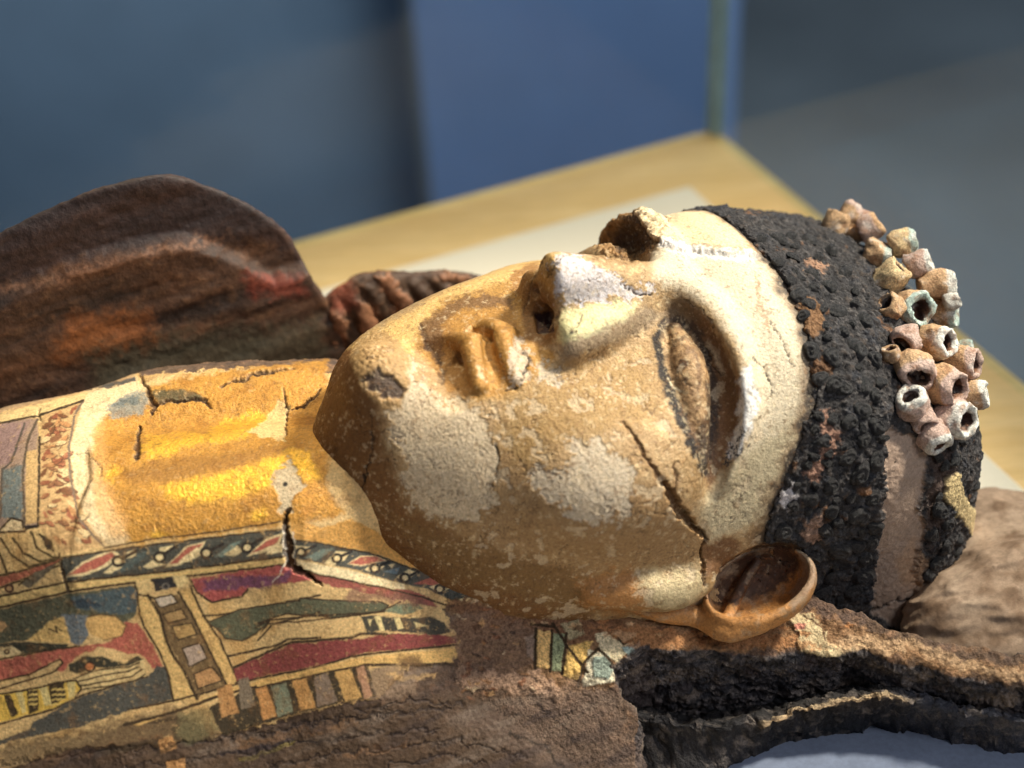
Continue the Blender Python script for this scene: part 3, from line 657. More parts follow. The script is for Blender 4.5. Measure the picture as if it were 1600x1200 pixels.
def frame_from(p, nrm, spin=0.0):
    z = np.asarray(nrm)/np.linalg.norm(nrm); x = np.cross([0, 1, .3], z); x /= np.linalg.norm(x); y = np.cross(z, x)
    c, s_ = math.cos(spin), math.sin(spin); x, y = x*c+y*s_, y*c-x*s_
    return Matrix([[x[i], y[i], z[i], p[i]*.01] for i in range(3)]+[[0, 0, 0, 1]])
def curl_mesh(i):
    nr, na = 9, 20; V = [(0, 0, .62)]
    for r in np.linspace(.12, 1.12, nr):
        for a in np.linspace(0, 2*math.pi, na, endpoint=False):
            sp = math.cos(a*1-r*9+i)*.17*min(1, r*2.5)*(1 if r < .95 else .2)-(.26 if i in (0, 3) else .04)*math.exp(-(r/.2)**2)
            h = .62*math.sqrt(max(0, 1-min(1, r)**2.2))+sp-(.35 if r > 1 else 0)
            q = 1+.16*math.sin(a*2+i*1.7)+.10*math.sin(a*3+i)
            V.append((r*math.cos(a)*q, r*math.sin(a)*q, h*1.15))
    V = np.array(V); V += .05*np.stack([fbm(V, 2.6, 3, 100+i+k) for k in range(3)], 1)+.05*np.stack([fbm(V, 7, 2, 150+i+k) for k in range(3)], 1)
    F = []; T = [[0, 1+k, 1+(k+1) % na] for k in range(na)]
    for j in range(nr-1):
        for k in range(na): F.append([1+j*na+k, 1+(j+1)*na+k, 1+(j+1)*na+(k+1) % na, 1+j*na+(k+1) % na])
    return make_mesh('hair_curl', V, np.array(F), T)
CURLS = [curl_mesh(i) for i in range(7)]
rr = random.Random(4); placed = []
HZ = [(1175, 350), (1290, 362), (1340, 440), (1392, 560), (1392, 665), (1384, 720), (1380, 800), (1370, 880), (1360, 955), (1290, 950), (1262, 900), (1262, 850), (1215, 800), (1250, 740), (1275, 640), (1262, 540), (1215, 430)]
HZ2 = [(1458, 700), (1525, 660), (1540, 760), (1530, 880), (1500, 960), (1450, 900)]
big = [(1345, 742, 17), (1345, 806, 18), (1312, 862, 17), (1348, 900, 15), (1290, 830, 12), (1300, 760, 12), (1352, 688, 11), (1330, 660, 13), (1342, 545, 14), (1305, 600, 13), (1355, 600, 12), (1250, 460, 12), (1480, 856, 11), (1500, 890, 12), (1225, 832, 13), (1268, 782, 13), (1300, 800, 12), (1272, 876, 12), (1325, 716, 13), (1290, 690, 12), (1318, 606, 14), (1348, 640, 13), (1282, 590, 12), (1300, 556, 13), (1352, 500, 13), (1310, 484, 13), (1270, 428, 11), (1322, 424, 12), (1300, 390, 11), (1240, 400, 10), (1335, 925, 13), (1300, 905, 12), (1368, 560, 12), (1362, 850, 11), (1365, 780, 11)]
def add_curl(x, y, r):
    p = trace(x, y, hair); g = grad(hair, p[None])[1][0]; g /= np.linalg.norm(g)
    o = link('hair_curl', CURLS[rr.randrange(7)], M_HAIR, o_hair); d = np.linalg.norm(p-CAML); s_ = r*d/FPX
    g = g+np.array([rr.uniform(-.25, .25) for _ in range(3)])
    o.matrix_local = frame_from(p+g*s_*.0, g, rr.uniform(0, 6.28)) @ Matrix.Diagonal((s_, s_*rr.uniform(.8, 1.1), s_*rr.uniform(.5, .95), 1)); placed.append((x, y, r))
for b_ in big: add_curl(*b_)
for t in range(700):
    x, y = rr.uniform(1170, 1550), rr.uniform(340, 960); r = rr.choice([rr.uniform(6, 9), rr.uniform(10, 14)])
    q = np.array([[x, y]])
    if (poly_sd(q, HZ)[0] > -4 and poly_sd(q, HZ2)[0] > -3): continue
    if poly_sd(q, [(1484, 746), (1500, 738), (1512, 782), (1536, 810), (1546, 852), (1532, 852), (1504, 812), (1478, 782)])[0] < 10: continue
    if any((x-a)**2+(y-b)**2 < (r+c)**2*.80 for a, b, c in placed): continue
    add_curl(x, y, r)
log('curls', len(placed))
# hollow tube-shaped curls across the crown
M_TUBE = material('tube curl plaster', None, rough=.75, grain=800, gvar=.3, bump=.9, bscale=700, bdist=.0012, speck=.4)
def tube_mesh(i, col, rim, ln):
    na = 34; prof = [(.0, -.55), (.8, -.5), (1.02, -.1), (1.06, .3*ln), (1.0, .7*ln), (.88, .95*ln), (.72, 1.0*ln), (.58, .93*ln), (.50, .7*ln), (.48, .35*ln), (.40, .1), (.0, .05)]
    pk = curve([(np.array([r_, h_, j_]), 0) for j_, (r_, h_) in enumerate(prof)], 30); prof = [(max(0, p_[0]), p_[1]) for p_, _ in pk]
    V = []; C = []
    for j, (r, h) in enumerate(prof):
        for a in np.linspace(0, 2*math.pi, na, endpoint=False):
            V.append((r*math.cos(a), r*math.sin(a), h)); t = j/(len(prof)-1)
            C.append(lin(col) if j < 11 else (lin(rim) if j < 20 else lin((74, 52, 46))))
    V = np.array(V); C = np.array(C); nz = np.stack([fbm(V, 1.4, 4, 300+i*5+k) for k in range(3)], 1); V = V+.28*nz+.10*np.stack([fbm(V, 4, 4, 400+i*5+k, .65) for k in range(3)], 1)
    m = sstep(.05, .4, fbm(V, 2.6, 4, 500+i, .65)); C = C+(lin((150, 104, 74))-C)*(m*.7)[:, None]
    C = C+(lin((224, 214, 206))-C)*(sstep(.2, .5, fbm(V, 1.6, 3, 520+i))*.6)[:, None]
    F = [[j*na+k, j*na+(k+1) % na, (j+1)*na+(k+1) % na, (j+1)*na+k] for j in range(len(prof)-1) for k in range(na)]
    return make_mesh('tube_curl', V, np.array(F), (), {'Col': C, 'Gold': np.zeros(len(C))})
BG, PK, CR_, GN = (196, 158, 120), (196, 166, 152), (214, 184, 140), (168, 172, 156)
WH, GR = (222, 216, 206), (176, 190, 180)
#        x, y, r, axis dx, dy in the picture, how far it opens to the viewer, body, rim, length
TUBES = [(1303, 356, 17, .3, 1.0, .15, BG, BG, 1.2), (1326, 349, 19, .6, .8, .2, BG, PK, 1.3), (1352, 360, 17, .9, .3, .2, PK, BG, 1.2), (1330, 368, 14, .5, -.2, .5, BG, BG, 1),
 (1362, 400, 19, .7, -.6, .25, BG, GR, 1.4), (1400, 384, 17, 1, -.1, .25, CR_, GR, 1.5), (1426, 418, 17, 1, .1, .3, PK, WH, 1.4), (1386, 440, 21, .5, .5, .3, CR_, CR_, 1.2),
 (1448, 450, 20, 1, -.25, .2, BG, WH, 1.7), (1422, 486, 25, .45, -.25, .85, BG, GR, 1.0), (1464, 490, 19, .8, -.5, .5, BG, GR, 1.3), (1482, 474, 11, 1, .2, .2, WH, WH, 1.2), (1392, 484, 17, -.5, .2, .2, BG, BG, 1),
 (1412, 534, 20, -.5, -.5, .5, PK, PK, 1.0), (1452, 538, 23, .7, -.1, .6, BG, WH, 1.3), (1500, 548, 12, 1, .1, .3, GN, GR, 1.3), (1426, 578, 26, .2, -.7, .7, BG, PK, 1.0), (1490, 568, 21, .8, -.25, .5, BG, PK, 1.4),
 (1390, 556, 12, -.3, .6, .3, BG, BG, 1), (1464, 604, 25, .6, -.2, .65, BG, PK, 1.4), (1508, 620, 18, 1, .1, .25, BG, WH, 1.5), (1424, 634, 22, -.2, .3, .5, PK, WH, 1.1), (1480, 654, 25, .5, -.1, .7, PK, WH, 1.3),
 (1456, 680, 20, .3, -.8, .3, PK, WH, 1.1), (1440, 655, 17, .1, -.5, .4, PK, PK, 1)]
for i, (x, y, r, dx, dy, op, c, rim, ln) in enumerate(TUBES):
    p = trace(x, y, hair, .1); v = (CAML-p)/np.linalg.norm(CAML-p); m = math.hypot(dx, dy)
    ax = v*op+loc_dir(CR*dx+CU*dy)/m*math.sqrt(1-op*op); s_ = r*1.17*np.linalg.norm(p-CAML)/FPX
    ax_up = ax+.35*grad(hair, p[None])[1][0]; ax_up /= np.linalg.norm(ax_up)
    o = link('tube_curl', tube_mesh(i, c, rim, ln), M_TUBE, case)
    o.matrix_local = frame_from(p-ax_up*s_*.12, ax_up, rr.uniform(0, 6)) @ Matrix.Diagonal((s_, s_*rr.uniform(.85, 1.05), s_*1.0, 1))
log('tubes')
#__COLLAR__
# ---- throat, painted collar and the broken rim: one surface cut into its parts
def C1(*p): return [(x/3.2, 560+y/3.2) for x, y in p]
def C2(*p): return [(x/3.2, 825+y/3.2) for x, y in p]
def C3(*p): return [(400+x/3.2, 780+y/3.2) for x, y in p]
def C4(*p): return [(800+x/2, 900+y/2) for x, y in p]
V, F, ng, n = sculpt(chest, (-32.7, -20, -17.4), (14.5, 15.2, .8), .72, 4, region=lambda c: poly_sd(proj(c), [(-50, 560), (570, 550), (540, 640), (530, 760), (640, 810), (760, 860), (900, 925), (1000, 940), (1300, 940), (1650, 1010), (1650, 1250), (-50, 1250)]) < 0)
log('chest', len(V))
P = Paint(V, n, (100, 78, 62), 0, rag=1.6); px = P.px
f1 = fbm(V, 1.0, 4, 171); f2 = fbm(V, 3.5, 4, 172); f3 = fbm(V, 10, 3, 173); fw = fbm(V*[1, 1, 2.5], 2.2, 4, 174)
P.fade(sstep(0, .5, f2)*.6, (150, 112, 84)); P.fade(sstep(0, -.5, f2)*.6, (78, 60, 50)); P.fade(sstep(.1, .5, f1)*.4, (92, 74, 70))
crust = np.ones(len(V))
OUT, CREAM, TAN, SLATE, OLIVE, RED, PLUM, BLUE, ORNG, GREYP = (62, 46, 30), (232, 204, 152), (216, 178, 122), (84, 82, 70), (90, 86, 64), (180, 98, 80), (136, 66, 62), (80, 90, 92), (188, 136, 84), (160, 136, 116)
PAINTED = [(-40, 600), (120, 590), (230, 586), (460, 570), (600, 600), (600, 760), (680, 810), (760, 860), (860, 910), (800, 925), (770, 950), (742, 945), (690, 950), (716, 1000), (716, 1034), (640, 1042), (590, 1090), (520, 1102), (345, 1150), (280, 1160), (90, 1170), (-40, 1230)]
k, a, d = P.poly(PAINTED, TAN, soft=1.5, rag=4, disp=.05); crust[k] *= 1-a
m = a*sstep(0, .5, f1[k]); P.col[k] += (lin((190, 142, 80))-P.col[k])*(m*.6)[:, None]
# lower murky field
P.poly([(-40, 1172), (90, 1150), (270, 1105), (345, 1148), (520, 1100), (620, 1090), (720, 1085), (900, 1120), (1010, 1210), (-40, 1210)], (84, 64, 48), soft=10, rag=8, alpha=.85)
for q, w_ in ((((0, 1196), (160, 1172), (330, 1160), (520, 1124), (700, 1108)), 2.4), (((200, 1200), (360, 1178), (540, 1150), (690, 1140)), 2), (((420, 1196), (560, 1172), (720, 1160), (820, 1180)), 2), (((560, 1110), (640, 1096), (720, 1100)), 2), (((600, 1196), (700, 1180), (760, 1196)), 2)): P.line(list(q), (44, 34, 32), w_, soft=2.5, rag=7, alpha=.75, disp=-.06)
for q in (((60, 1186), (200, 1164), (250, 1150)), ((360, 1166), (480, 1142), (560, 1128)), ((540, 1184), (640, 1160))): P.line(list(q), (132, 96, 66), 4, soft=4, rag=8, alpha=.6)
P.poly(C2((0, 1110), (200, 1070), (480, 1025), (560, 1010), (450, 1070), (250, 1140), (0, 1210)), (142, 116, 82), soft=4, rag=4, alpha=.8)
P.poly(C2((470, 1110), (800, 1040), (800, 1070), (480, 1150), (480, 1230), (450, 1230)), (74, 58, 42), soft=3, rag=3)
P.poly(C2((790, 1060), (860, 1038), (885, 1100), (805, 1125)), ORNG, rag=2); P.poly(C2((830, 1170), (925, 1150), (935, 1210), (830, 1210)), ORNG, rag=2)
P.line(C2((620, 980), (900, 950), (870, 1010), (900, 1070), (780, 1130)), OUT, 3, rag=2, alpha=.7)
P.poly(C2((900, 920), (1060, 890), (1100, 1020), (930, 1090), (880, 1010)), (112, 104, 72), soft=6, rag=5, alpha=.7)
P.line(C2((1200, 1160), (1300, 1130), (1460, 1075)), (134, 116, 60), 3, rag=3, alpha=.6); P.line(C2((1100, 1130), (1300, 1095), (1460, 1065)), (52, 44, 48), 3, rag=3, alpha=.7)
# band beside the throat with slanting leaves
def outl(p, w=1.6, closed=False, c=OUT): P.line(p, c, w, closed=closed, rag=.8)
P.poly(C2((300, 150), (760, 85), (1425, 5), (1425, 145), (800, 220), (340, 270)), (78, 75, 66), rag=1)
for q in (((326, 248), (410, 170), (560, 108), (598, 130), (540, 190), (430, 235)), ((826, 195), (930, 92), (1030, 66), (1000, 120), (890, 188)), ((1236, 140), (1330, 52), (1415, 25), (1400, 80), (1310, 125))):
    P.poly(C2(*q), CREAM, rag=.8)
for q in (((340, 238), (420, 176), (560, 122), (576, 138), (516, 186), (428, 222)), ((846, 180), (940, 95), (1015, 77), (980, 116), (884, 176)), ((1254, 128), (1340, 60), (1402, 40), (1384, 76), (1304, 112))):
    P.poly(C2(*q), RED, rag=.8)
P.poly(C2((570, 225), (690, 128), (760, 106), (705, 165), (625, 220)), (84, 90, 84), rag=1); P.poly(C2((1075, 142), (1150, 80), (1205, 66), (1165, 110), (1110, 146)), (122, 134, 120), rag=1)
for q in (((515, 222), (570, 178), (612, 196), (560, 226)), ((718, 192), (765, 160), (830, 180), (745, 203)), ((895, 163), (985, 96), (1012, 132), (940, 167)), ((1120, 132), (1188, 88), (1215, 112), (1170, 140)), ((640, 120), (700, 106), (660, 150), (630, 150)), ((800, 100), (870, 85), (850, 110), (800, 125)), ((1340, 100), (1410, 80), (1412, 120), (1330, 130))):
    P.poly(C2(*q), CREAM, rag=.8)
for x, y, x2, y2 in ((590, 165, 690, 112), (800, 145, 885, 88), (1032, 124, 1115, 78), (1237, 97, 1310, 52)):
    p = C2((x, y), (x2, y2)); P.line(p, (48, 40, 34), 2.4, rag=.6); P.ring(*p[0], 8, (48, 40, 34), 2.3, CREAM)
P.poly(C2((-20, 350), (330, 272), (800, 222), (1420, 143), (1420, 180), (700, 262), (350, 315), (-20, 400)), (226, 188, 122), rag=1)
outl(C2((300, 150), (760, 85), (1420, 5))); outl(C2((-20, 348), (330, 270), (800, 220), (1420, 142)), 1.8); outl(C2((-20, 402), (340, 318), (660, 272), (1420, 182)), 2)
outl(C2((300, 130), (310, 200), (340, 310)), 2.2)
# panel with face and disc
P.poly(C2((-20, 412), (330, 330), (660, 284), (690, 300), (682, 430), (640, 470), (430, 470), (320, 440), (150, 560), (-20, 575)), (92, 88, 68), rag=1.5)
P.poly(C2((352, 345), (660, 290), (688, 320), (676, 420), (600, 432), (380, 400)), BLUE, rag=2.5); P.poly(C2((375, 365), (400, 350), (520, 380), (500, 400), (390, 395)), (40, 50, 62), rag=3, alpha=.7)
P.poly(C2((310, 430), (440, 436), (446, 540), (400, 585), (350, 572)), (112, 116, 118), rag=2)
P.poly(C2((140, 562), (250, 468), (322, 442), (342, 520), (356, 576)), (222, 180, 112), rag=1.5); P.line(C2((250, 500), (290, 520), (280, 490), (310, 510)), OUT, 1.3)
P.poly(C2((-20, 460), (30, 470), (40, 490), (10, 520), (-20, 525)), (206, 160, 110), rag=1)
P.poly(C2((-20, 575), (120, 568), (350, 580), (330, 605), (110, 628), (-20, 592)), (60, 58, 46), rag=1.2); P.poly(C2((-20, 600), (60, 588), (118, 620), (60, 640), (-20, 644)), (220, 190, 140), rag=1); P.ring(*C2((38, 616))[0], 3.5, OUT, 1.4)
# red ground
P.poly(C2((-20, 668), (200, 622), (400, 590), (560, 566), (630, 470), (690, 470), (720, 510), (780, 610), (822, 705), (760, 700), (720, 640), (500, 592), (380, 642), (320, 712), (200, 725), (-20, 765)), RED, rag=2)
P.poly(C2((440, 445), (500, 430), (580, 440), (632, 485), (610, 540), (520, 558), (445, 525), (428, 480)), (214, 168, 104), rag=1); P.line(C2((440, 445), (500, 430), (580, 440), (632, 485), (610, 540), (520, 558)), OUT, 1.2, alpha=.7)
outl(C2((-20, 660), (200, 618), (400, 588)), 1.4)
# wing and plumes
P.poly(C2((-20, 785), (150, 736), (290, 660), (318, 668), (285, 712), (200, 742), (-20, 805)), TAN, rag=1); outl(C2((-20, 770), (150, 730), (300, 655), (315, 672), (280, 715), (-20, 812)), 1.5)
P.poly(C2((345, 682), (420, 640), (520, 640), (620, 680), (690, 640), (722, 660), (600, 704), (480, 692), (400, 724), (350, 716)), (58, 54, 42), rag=1.5); P.ring(*C2((450, 692))[0], 8, (60, 44, 30), 1.6, (200, 124, 76))
P.poly(C2((380, 748), (500, 700), (640, 690), (722, 655), (736, 740), (660, 792), (415, 818)), (218, 186, 130), rag=1)
for q in (((380, 770), (520, 735), (640, 715), (700, 690)), ((390, 790), (560, 760), (660, 740), (712, 705)), ((400, 806), (560, 785), (680, 762), (728, 730)), ((370, 750), (500, 705), (640, 695), (700, 672))): outl(C2(*q), 1.3)
P.poly(C2((-20, 832), (60, 826), (380, 762), (405, 800), (380, 840), (270, 900), (-20, 975)), (226, 182, 84), rag=1)
for q in (((20, 835), (55, 830), (95, 930), (60, 945)), ((135, 800), (190, 795), (200, 910), (150, 930)), ((240, 775), (325, 760), (330, 850), (260, 890))): P.poly(C2(*q), (66, 52, 34), rag=1.2)
for x in (150, 170, 265, 290, 310):
    for y in (800, 826, 850, 874): P.line(C2((x, y+8), (x+18, y+2)), (226, 190, 110), 1.4, rag=.4)
for q in (((80, 815), (115, 805), (135, 920), (115, 930)), ((195, 790), (235, 780), (260, 880), (230, 890)), ((338, 770), (378, 765), (378, 840), (345, 850))): P.poly(C2(*q), (222, 196, 130), rag=.8)
outl(C2((-20, 830), (60, 822), (380, 758), (408, 800), (380, 845)), 1.6); outl(C2((-20, 985), (270, 905), (420, 830), (740, 742)), 1.6)
P.poly(C2((270, 912), (420, 835), (740, 745), (780, 690), (830, 690), (862, 780), (862, 858), (640, 912), (400, 992), (150, 1045), (-20, 1085), (-20, 1045), (180, 962)), (84, 80, 72), rag=2)
P.poly(C2((-20, 1005), (180, 950), (150, 1005), (-20, 1068)), TAN, rag=1.5)
# upright bars with the ladder
P.poly(C2((760, 370), (890, 330), (960, 420), (1140, 790), (990, 842), (840, 560)), (122, 96, 64), rag=1.5)
for q, c in (((( 770, 350), (860, 330), (892, 370), (800, 398)), (208, 186, 162)), (((815, 430), (908, 402), (938, 450), (842, 474)), (176, 140, 92)), (((862, 490), (958, 474), (986, 530), (890, 560)), (182, 144, 90)), (((912, 600), (1000, 572), (1036, 650), (950, 692)), (182, 156, 136)), (((970, 730), (1060, 690), (1112, 760), (990, 802)), (188, 140, 92))):
    P.poly(C2(*q), c, rag=2.2); outl(C2(*q), 1.3, True)
P.poly(C2((688, 350), (742, 335), (800, 430), (832, 560), (862, 640), (922, 720), (978, 850), (870, 868), (850, 760), (802, 622), (722, 490)), (224, 182, 116), rag=1.2)
outl(C2((742, 335), (800, 430), (832, 560), (870, 640), (925, 720), (985, 850)), 2.4); outl(C2((688, 340), (700, 430), (722, 490), (800, 620), (845, 740), (868, 865)), 1.8)
P.poly(C2((900, 308), (962, 300), (1012, 430), (1100, 560), (1192, 772), (1140, 792), (1050, 610), (970, 440)), (222, 178, 112), rag=1); outl(C2((895, 320), (970, 450), (1050, 615), (1140, 795)), 2); outl(C2((950, 290), (1015, 430), (1100, 560), (1195, 775)), 2)
P.poly(C2((680, 265), (752, 250), (762, 312), (700, 330)), (226, 190, 130), rag=1); P.poly(C2((760, 255), (862, 235), (892, 292), (782, 312)), (52, 48, 48), rag=1.5); P.poly(C2((862, 238), (930, 238), (942, 272), (892, 300)), (232, 200, 140), rag=1)
P.ring(*C2((830, 290))[0], 5, (120, 110, 100), 1.2); outl(C2((670, 265), (690, 330), (770, 345)), 1.5)
# right panel: red wedge, leaf, plum band
P.poly(C2((955, 250), (1450, 182), (1600, 250), (1560, 262), (1240, 300), (1210, 338), (1060, 366), (985, 320)), (172, 86, 80), rag=2)
P.poly(C2((1010, 262), (1100, 245), (1380, 240), (1460, 200), (1440, 270), (1380, 292), (1020, 312)), (106, 70, 98), soft=3, rag=4, alpha=.8)
outl(C2((950, 255), (985, 320), (1060, 368), (1210, 340), (1240, 305)), 1.8); outl(C2((1015, 440), (1100, 432), (1600, 335)), 1.6)
leaf = C2((1035, 470), (1200, 405), (1500, 360))+C3((220, 492), (400, 505), (620, 512), (660, 530), (640, 560), (400, 590), (150, 572), (0, 622))+C2((1350, 466), (1280, 524), (1210, 562), (1130, 552), (1085, 500))
P.poly(leaf, (94, 92, 70), rag=1.2); outl(leaf, 1.3, True)
outl(C2((1290, 560), (1330, 520), (1360, 480), (1600, 420)), 1.6); outl(C2((1140, 640), (1400, 580), (1440, 555), (1600, 545)), 2)
outl(C3((0, 640), (60, 605), (300, 580), (520, 570), (620, 560), (720, 515)), 1.5); outl(C3((30, 660), (60, 620), (200, 610), (520, 580)), 1.3)
P.poly(C3((-110, 845), (60, 770), (180, 722), (480, 700), (650, 670), (950, 680), (1012, 700), (1000, 722), (850, 740), (500, 772), (300, 832), (-100, 908)), PLUM, rag=2)
outl(C3((-110, 840), (60, 762), (180, 714), (480, 692), (520, 670), (650, 672)), 2.2); outl(C3((-100, 915), (300, 838), (480, 782), (830, 745), (1010, 728)), 1.8)
P.poly(C2((640, 975), (900, 902), (1190, 785), (1280, 766))+C3((0, 905), (300, 842), (500, 790), (830, 760), (1010, 742), (1010, 812), (760, 822), (400, 852), (0, 945))+C2((1100, 832), (880, 912), (700, 985)), (222, 176, 108), rag=1.2)
outl(C2((620, 985), (880, 915), (1100, 836), (1280, 792))+C3((0, 945), (400, 855), (560, 826), (1010, 825)), 2.4); outl(C2((640, 905), (870, 862), (1200, 775)), 1.6)
P.poly(C3((640, 560), (700, 525), (800, 520), (835, 550), (740, 578)), (110, 116, 92), rag=1)
P.poly(C3((520, 585), (590, 578), (650, 590), (880, 590), (942, 620), (975, 662), (900, 682), (720, 662), (620, 652), (560, 675), (540, 640)), (70, 64, 54), rag=1.5)
for q in (((592, 585), (622, 580), (642, 655), (620, 658)), ((690, 595), (716, 590), (738, 645), (708, 652)), ((788, 612), (855, 632), (800, 640)), ((560, 600), (580, 598), (570, 640))): P.poly(C3(*q), (226, 200, 142), rag=.8)
# bars under the border
P.poly(C2((1045, 890), (1280, 800))+C3((400, 855), (560, 830), (600, 990), (420, 1015), (110, 1095))+C2((1110, 1040)), (66, 54, 38), rag=2)
for q, c in (((( -198, 950), (-120, 918), (-88, 1068), (-170, 1090)), ORNG), (((-88, 900), (-40, 885), (0, 1030), (-75, 1050)), (130, 112, 92)), (((0, 950), (55, 928), (108, 1080), (38, 1102)), (198, 140, 84)), (((78, 935), (150, 918), (186, 1060), (112, 1085)), (128, 130, 106)), (((180, 908), (250, 890), (302, 1040), (226, 1056)), (202, 148, 88)), (((288, 890), (352, 862), (408, 1008), (310, 1032)), (140, 118, 100)), (((394, 860), (470, 845), (528, 990), (446, 1012)), (204, 158, 96)), (((500, 840), (542, 832), (578, 980), (545, 1002)), (188, 140, 108))):
    P.poly(C3(*q), c, rag=1.5)
P.poly(C3((560, 840), (690, 828), (800, 880), (790, 970), (580, 1000)), (142, 116, 94), soft=4, rag=5, alpha=.85); P.poly(C3((640, 860), (760, 880), (900, 870), (860, 900), (700, 905)), (206, 164, 110), soft=2, rag=4, alpha=.8)
P.poly(C3((720, 790), (790, 780), (850, 820), (860, 850), (720, 850), (700, 820)), (112, 84, 56), soft=5, rag=5, alpha=.85)
# second band, running up to the jaw
P.poly(C3((170, 90), (330, 140), (480, 100), (600, 160), (700, 240), (860, 320), (1080, 400), (1280, 470), (1120, 480), (960, 405), (840, 365), (560, 265), (330, 215), (190, 205)), (216, 160, 86), rag=2, gold=.25)
P.poly(C3((195, 205), (330, 220), (560, 270), (840, 370), (960, 410), (1100, 460), (1140, 500), (1090, 540), (1000, 520), (860, 452), (720, 420), (480, 350), (190, 292)), (80, 79, 72), rag=1)
for q in (((340, 318), (400, 256), (468, 264), (440, 302), (380, 334)), ((540, 352), (590, 318), (640, 338), (585, 368)), ((452, 325), (520, 284), (606, 286), (650, 310), (520, 336)), ((698, 392), (760, 352), (805, 370), (740, 408)), ((866, 440), (940, 408), (978, 436), (930, 472)), ((198, 230), (290, 240), (240, 262), (200, 260)), ((1010, 500), (1050, 490), (1080, 520), (1040, 525)), ((660, 330), (690, 325), (680, 350))):
    P.poly(C3(*q), CREAM, rag=.8)
P.poly(C3((462, 322), (522, 290), (600, 290), (640, 310), (522, 330)), RED, rag=.8); P.poly(C3((785, 422), (900, 383), (965, 400), (890, 432)), RED, rag=.8)
P.poly(C3((245, 292), (330, 246), (385, 248), (300, 305)), (118, 128, 116), rag=.8); P.poly(C3((640, 362), (720, 338), (700, 378)), (112, 124, 128), rag=.8)
for x, y in ((226, 264), (402, 294), (592, 346), (742, 394), (918, 450), (1062, 506)):
    p = C3((x, y), (x+70, y-32)); P.line(p, (44, 40, 38), 2.2, rag=.5); P.ring(*p[0], 7, (44, 40, 38), 2.2, CREAM)
P.poly(C3((190, 298), (480, 360), (740, 428), (742, 452), (640, 442), (300, 372), (200, 332)), (236, 212, 166), rag=1)
P.poly(C3((214, 345), (300, 376), (640, 446), (760, 450), (870, 500), (910, 545), (700, 505), (560, 470), (340, 424), (300, 404)), (156, 86, 74), rag=2.5)
P.line(C3((195, 205), (330, 220), (560, 270), (840, 370), (960, 410), (1100, 460)), OUT, 1.4, rag=1); P.line(C3((190, 334), (300, 374), (640, 444), (860, 500), (1000, 545), (1140, 560)), OUT, 1.6, rag=1)
P.poly(C3((560, 470), (760, 480), (900, 545), (640, 515), (430, 500), (500, 440)), (130, 92, 76), soft=4, rag=5, alpha=.8)
# throat: gold leaf, plain pale neckline, wreath
NECKP = C1((440, 130), (700, 90), (1480, 20), (1640, 0), (1640, 640), (1900, 850), (2050, 940), (1700, 940), (1440, 820), (1000, 890), (520, 945), (380, 800), (330, 600), (330, 440), (380, 250))
k, a, d = P.poly(C1((470, 330), (720, 160), (900, 100), (1640, 0), (1640, 640), (1720, 780), (1440, 830), (1000, 890), (640, 930), (560, 800), (480, 600)), (196, 140, 62), soft=6, rag=5, gold=.35); crust[k] *= 1-a
cr = sstep(.0, .45, fw[k])*a; P.col[k] += (lin((164, 108, 42))-P.col[k])*(cr*.6)[:, None]
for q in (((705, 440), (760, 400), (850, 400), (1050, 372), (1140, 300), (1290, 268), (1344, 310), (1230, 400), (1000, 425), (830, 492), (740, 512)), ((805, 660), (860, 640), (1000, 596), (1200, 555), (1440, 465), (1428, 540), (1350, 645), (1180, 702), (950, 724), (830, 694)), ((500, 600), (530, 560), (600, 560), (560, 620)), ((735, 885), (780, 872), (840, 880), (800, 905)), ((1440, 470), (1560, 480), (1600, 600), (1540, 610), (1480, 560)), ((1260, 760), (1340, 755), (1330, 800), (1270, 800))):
    k, a, d = P.mask(C1(*q), 7, 6); P.put(k, a*(.75+.5*f3[k]).clip(0, 1), (255, 198, 74), .72)  # streaks paint the throat's highlights in as brighter, more metallic gold
P.poly(C1((640, 560), (900, 500), (1440, 440), (1440, 470), (1180, 540), (860, 620), (640, 640)), (150, 104, 54), soft=8, rag=5, gold=.2, alpha=.6)
k, a, d = P.poly(C1((440, 165), (680, 100), (724, 160), (700, 230), (560, 250), (480, 340), (462, 500), (525, 650), (590, 800), (650, 905), (560, 945), (480, 890), (400, 800), (352, 600), (345, 450), (380, 280)), (232, 202, 156), soft=5, rag=3); crust[k] *= 1-a
P.poly(C1((470, 330), (520, 320), (540, 600), (640, 800), (640, 900), (560, 900), (480, 760), (450, 500)), (222, 166, 100), soft=8, rag=4, alpha=.7)
P.poly(C1((528, 232), (640, 178), (740, 168), (764, 235), (700, 282), (560, 300)), (134, 136, 130), soft=4, rag=6, alpha=.85); P.poly(C1((540, 235), (640, 190), (700, 200), (690, 225), (560, 250)), (92, 98, 98), soft=3, rag=5, alpha=.8)
P.poly(C1((760, 168), (920, 162), (1000, 186), (1014, 212), (800, 228)), (98, 84, 56), soft=3, rag=4)
P.poly(C1((1236, 372), (1330, 308), (1400, 212), (1452, 240), (1424, 340), (1424, 424), (1320, 402)), (212, 178, 118), soft=1.2, rag=3, gold=0, disp=-.03)
P.poly(C1((1345, 622), (1400, 540), (1452, 508), (1532, 640), (1464, 704), (1450, 760), (1390, 770), (1400, 690)), (196, 172, 138), soft=1.6, rag=6, gold=0, disp=-.03)
k, a, d = P.poly(C1((215, 290), (415, 215), (400, 275), (350, 450), (370, 640), (440, 820), (525, 935), (330, 975), (250, 905), (190, 835), (198, 600), (205, 400)), (200, 160, 110), rag=1); crust[k] *= 1-a
wr = random.Random(11); WP = np.array(C1((225, 300), (400, 240), (345, 450), (365, 640), (435, 820), (510, 930), (330, 970), (250, 900), (200, 830), (208, 600), (215, 400)))
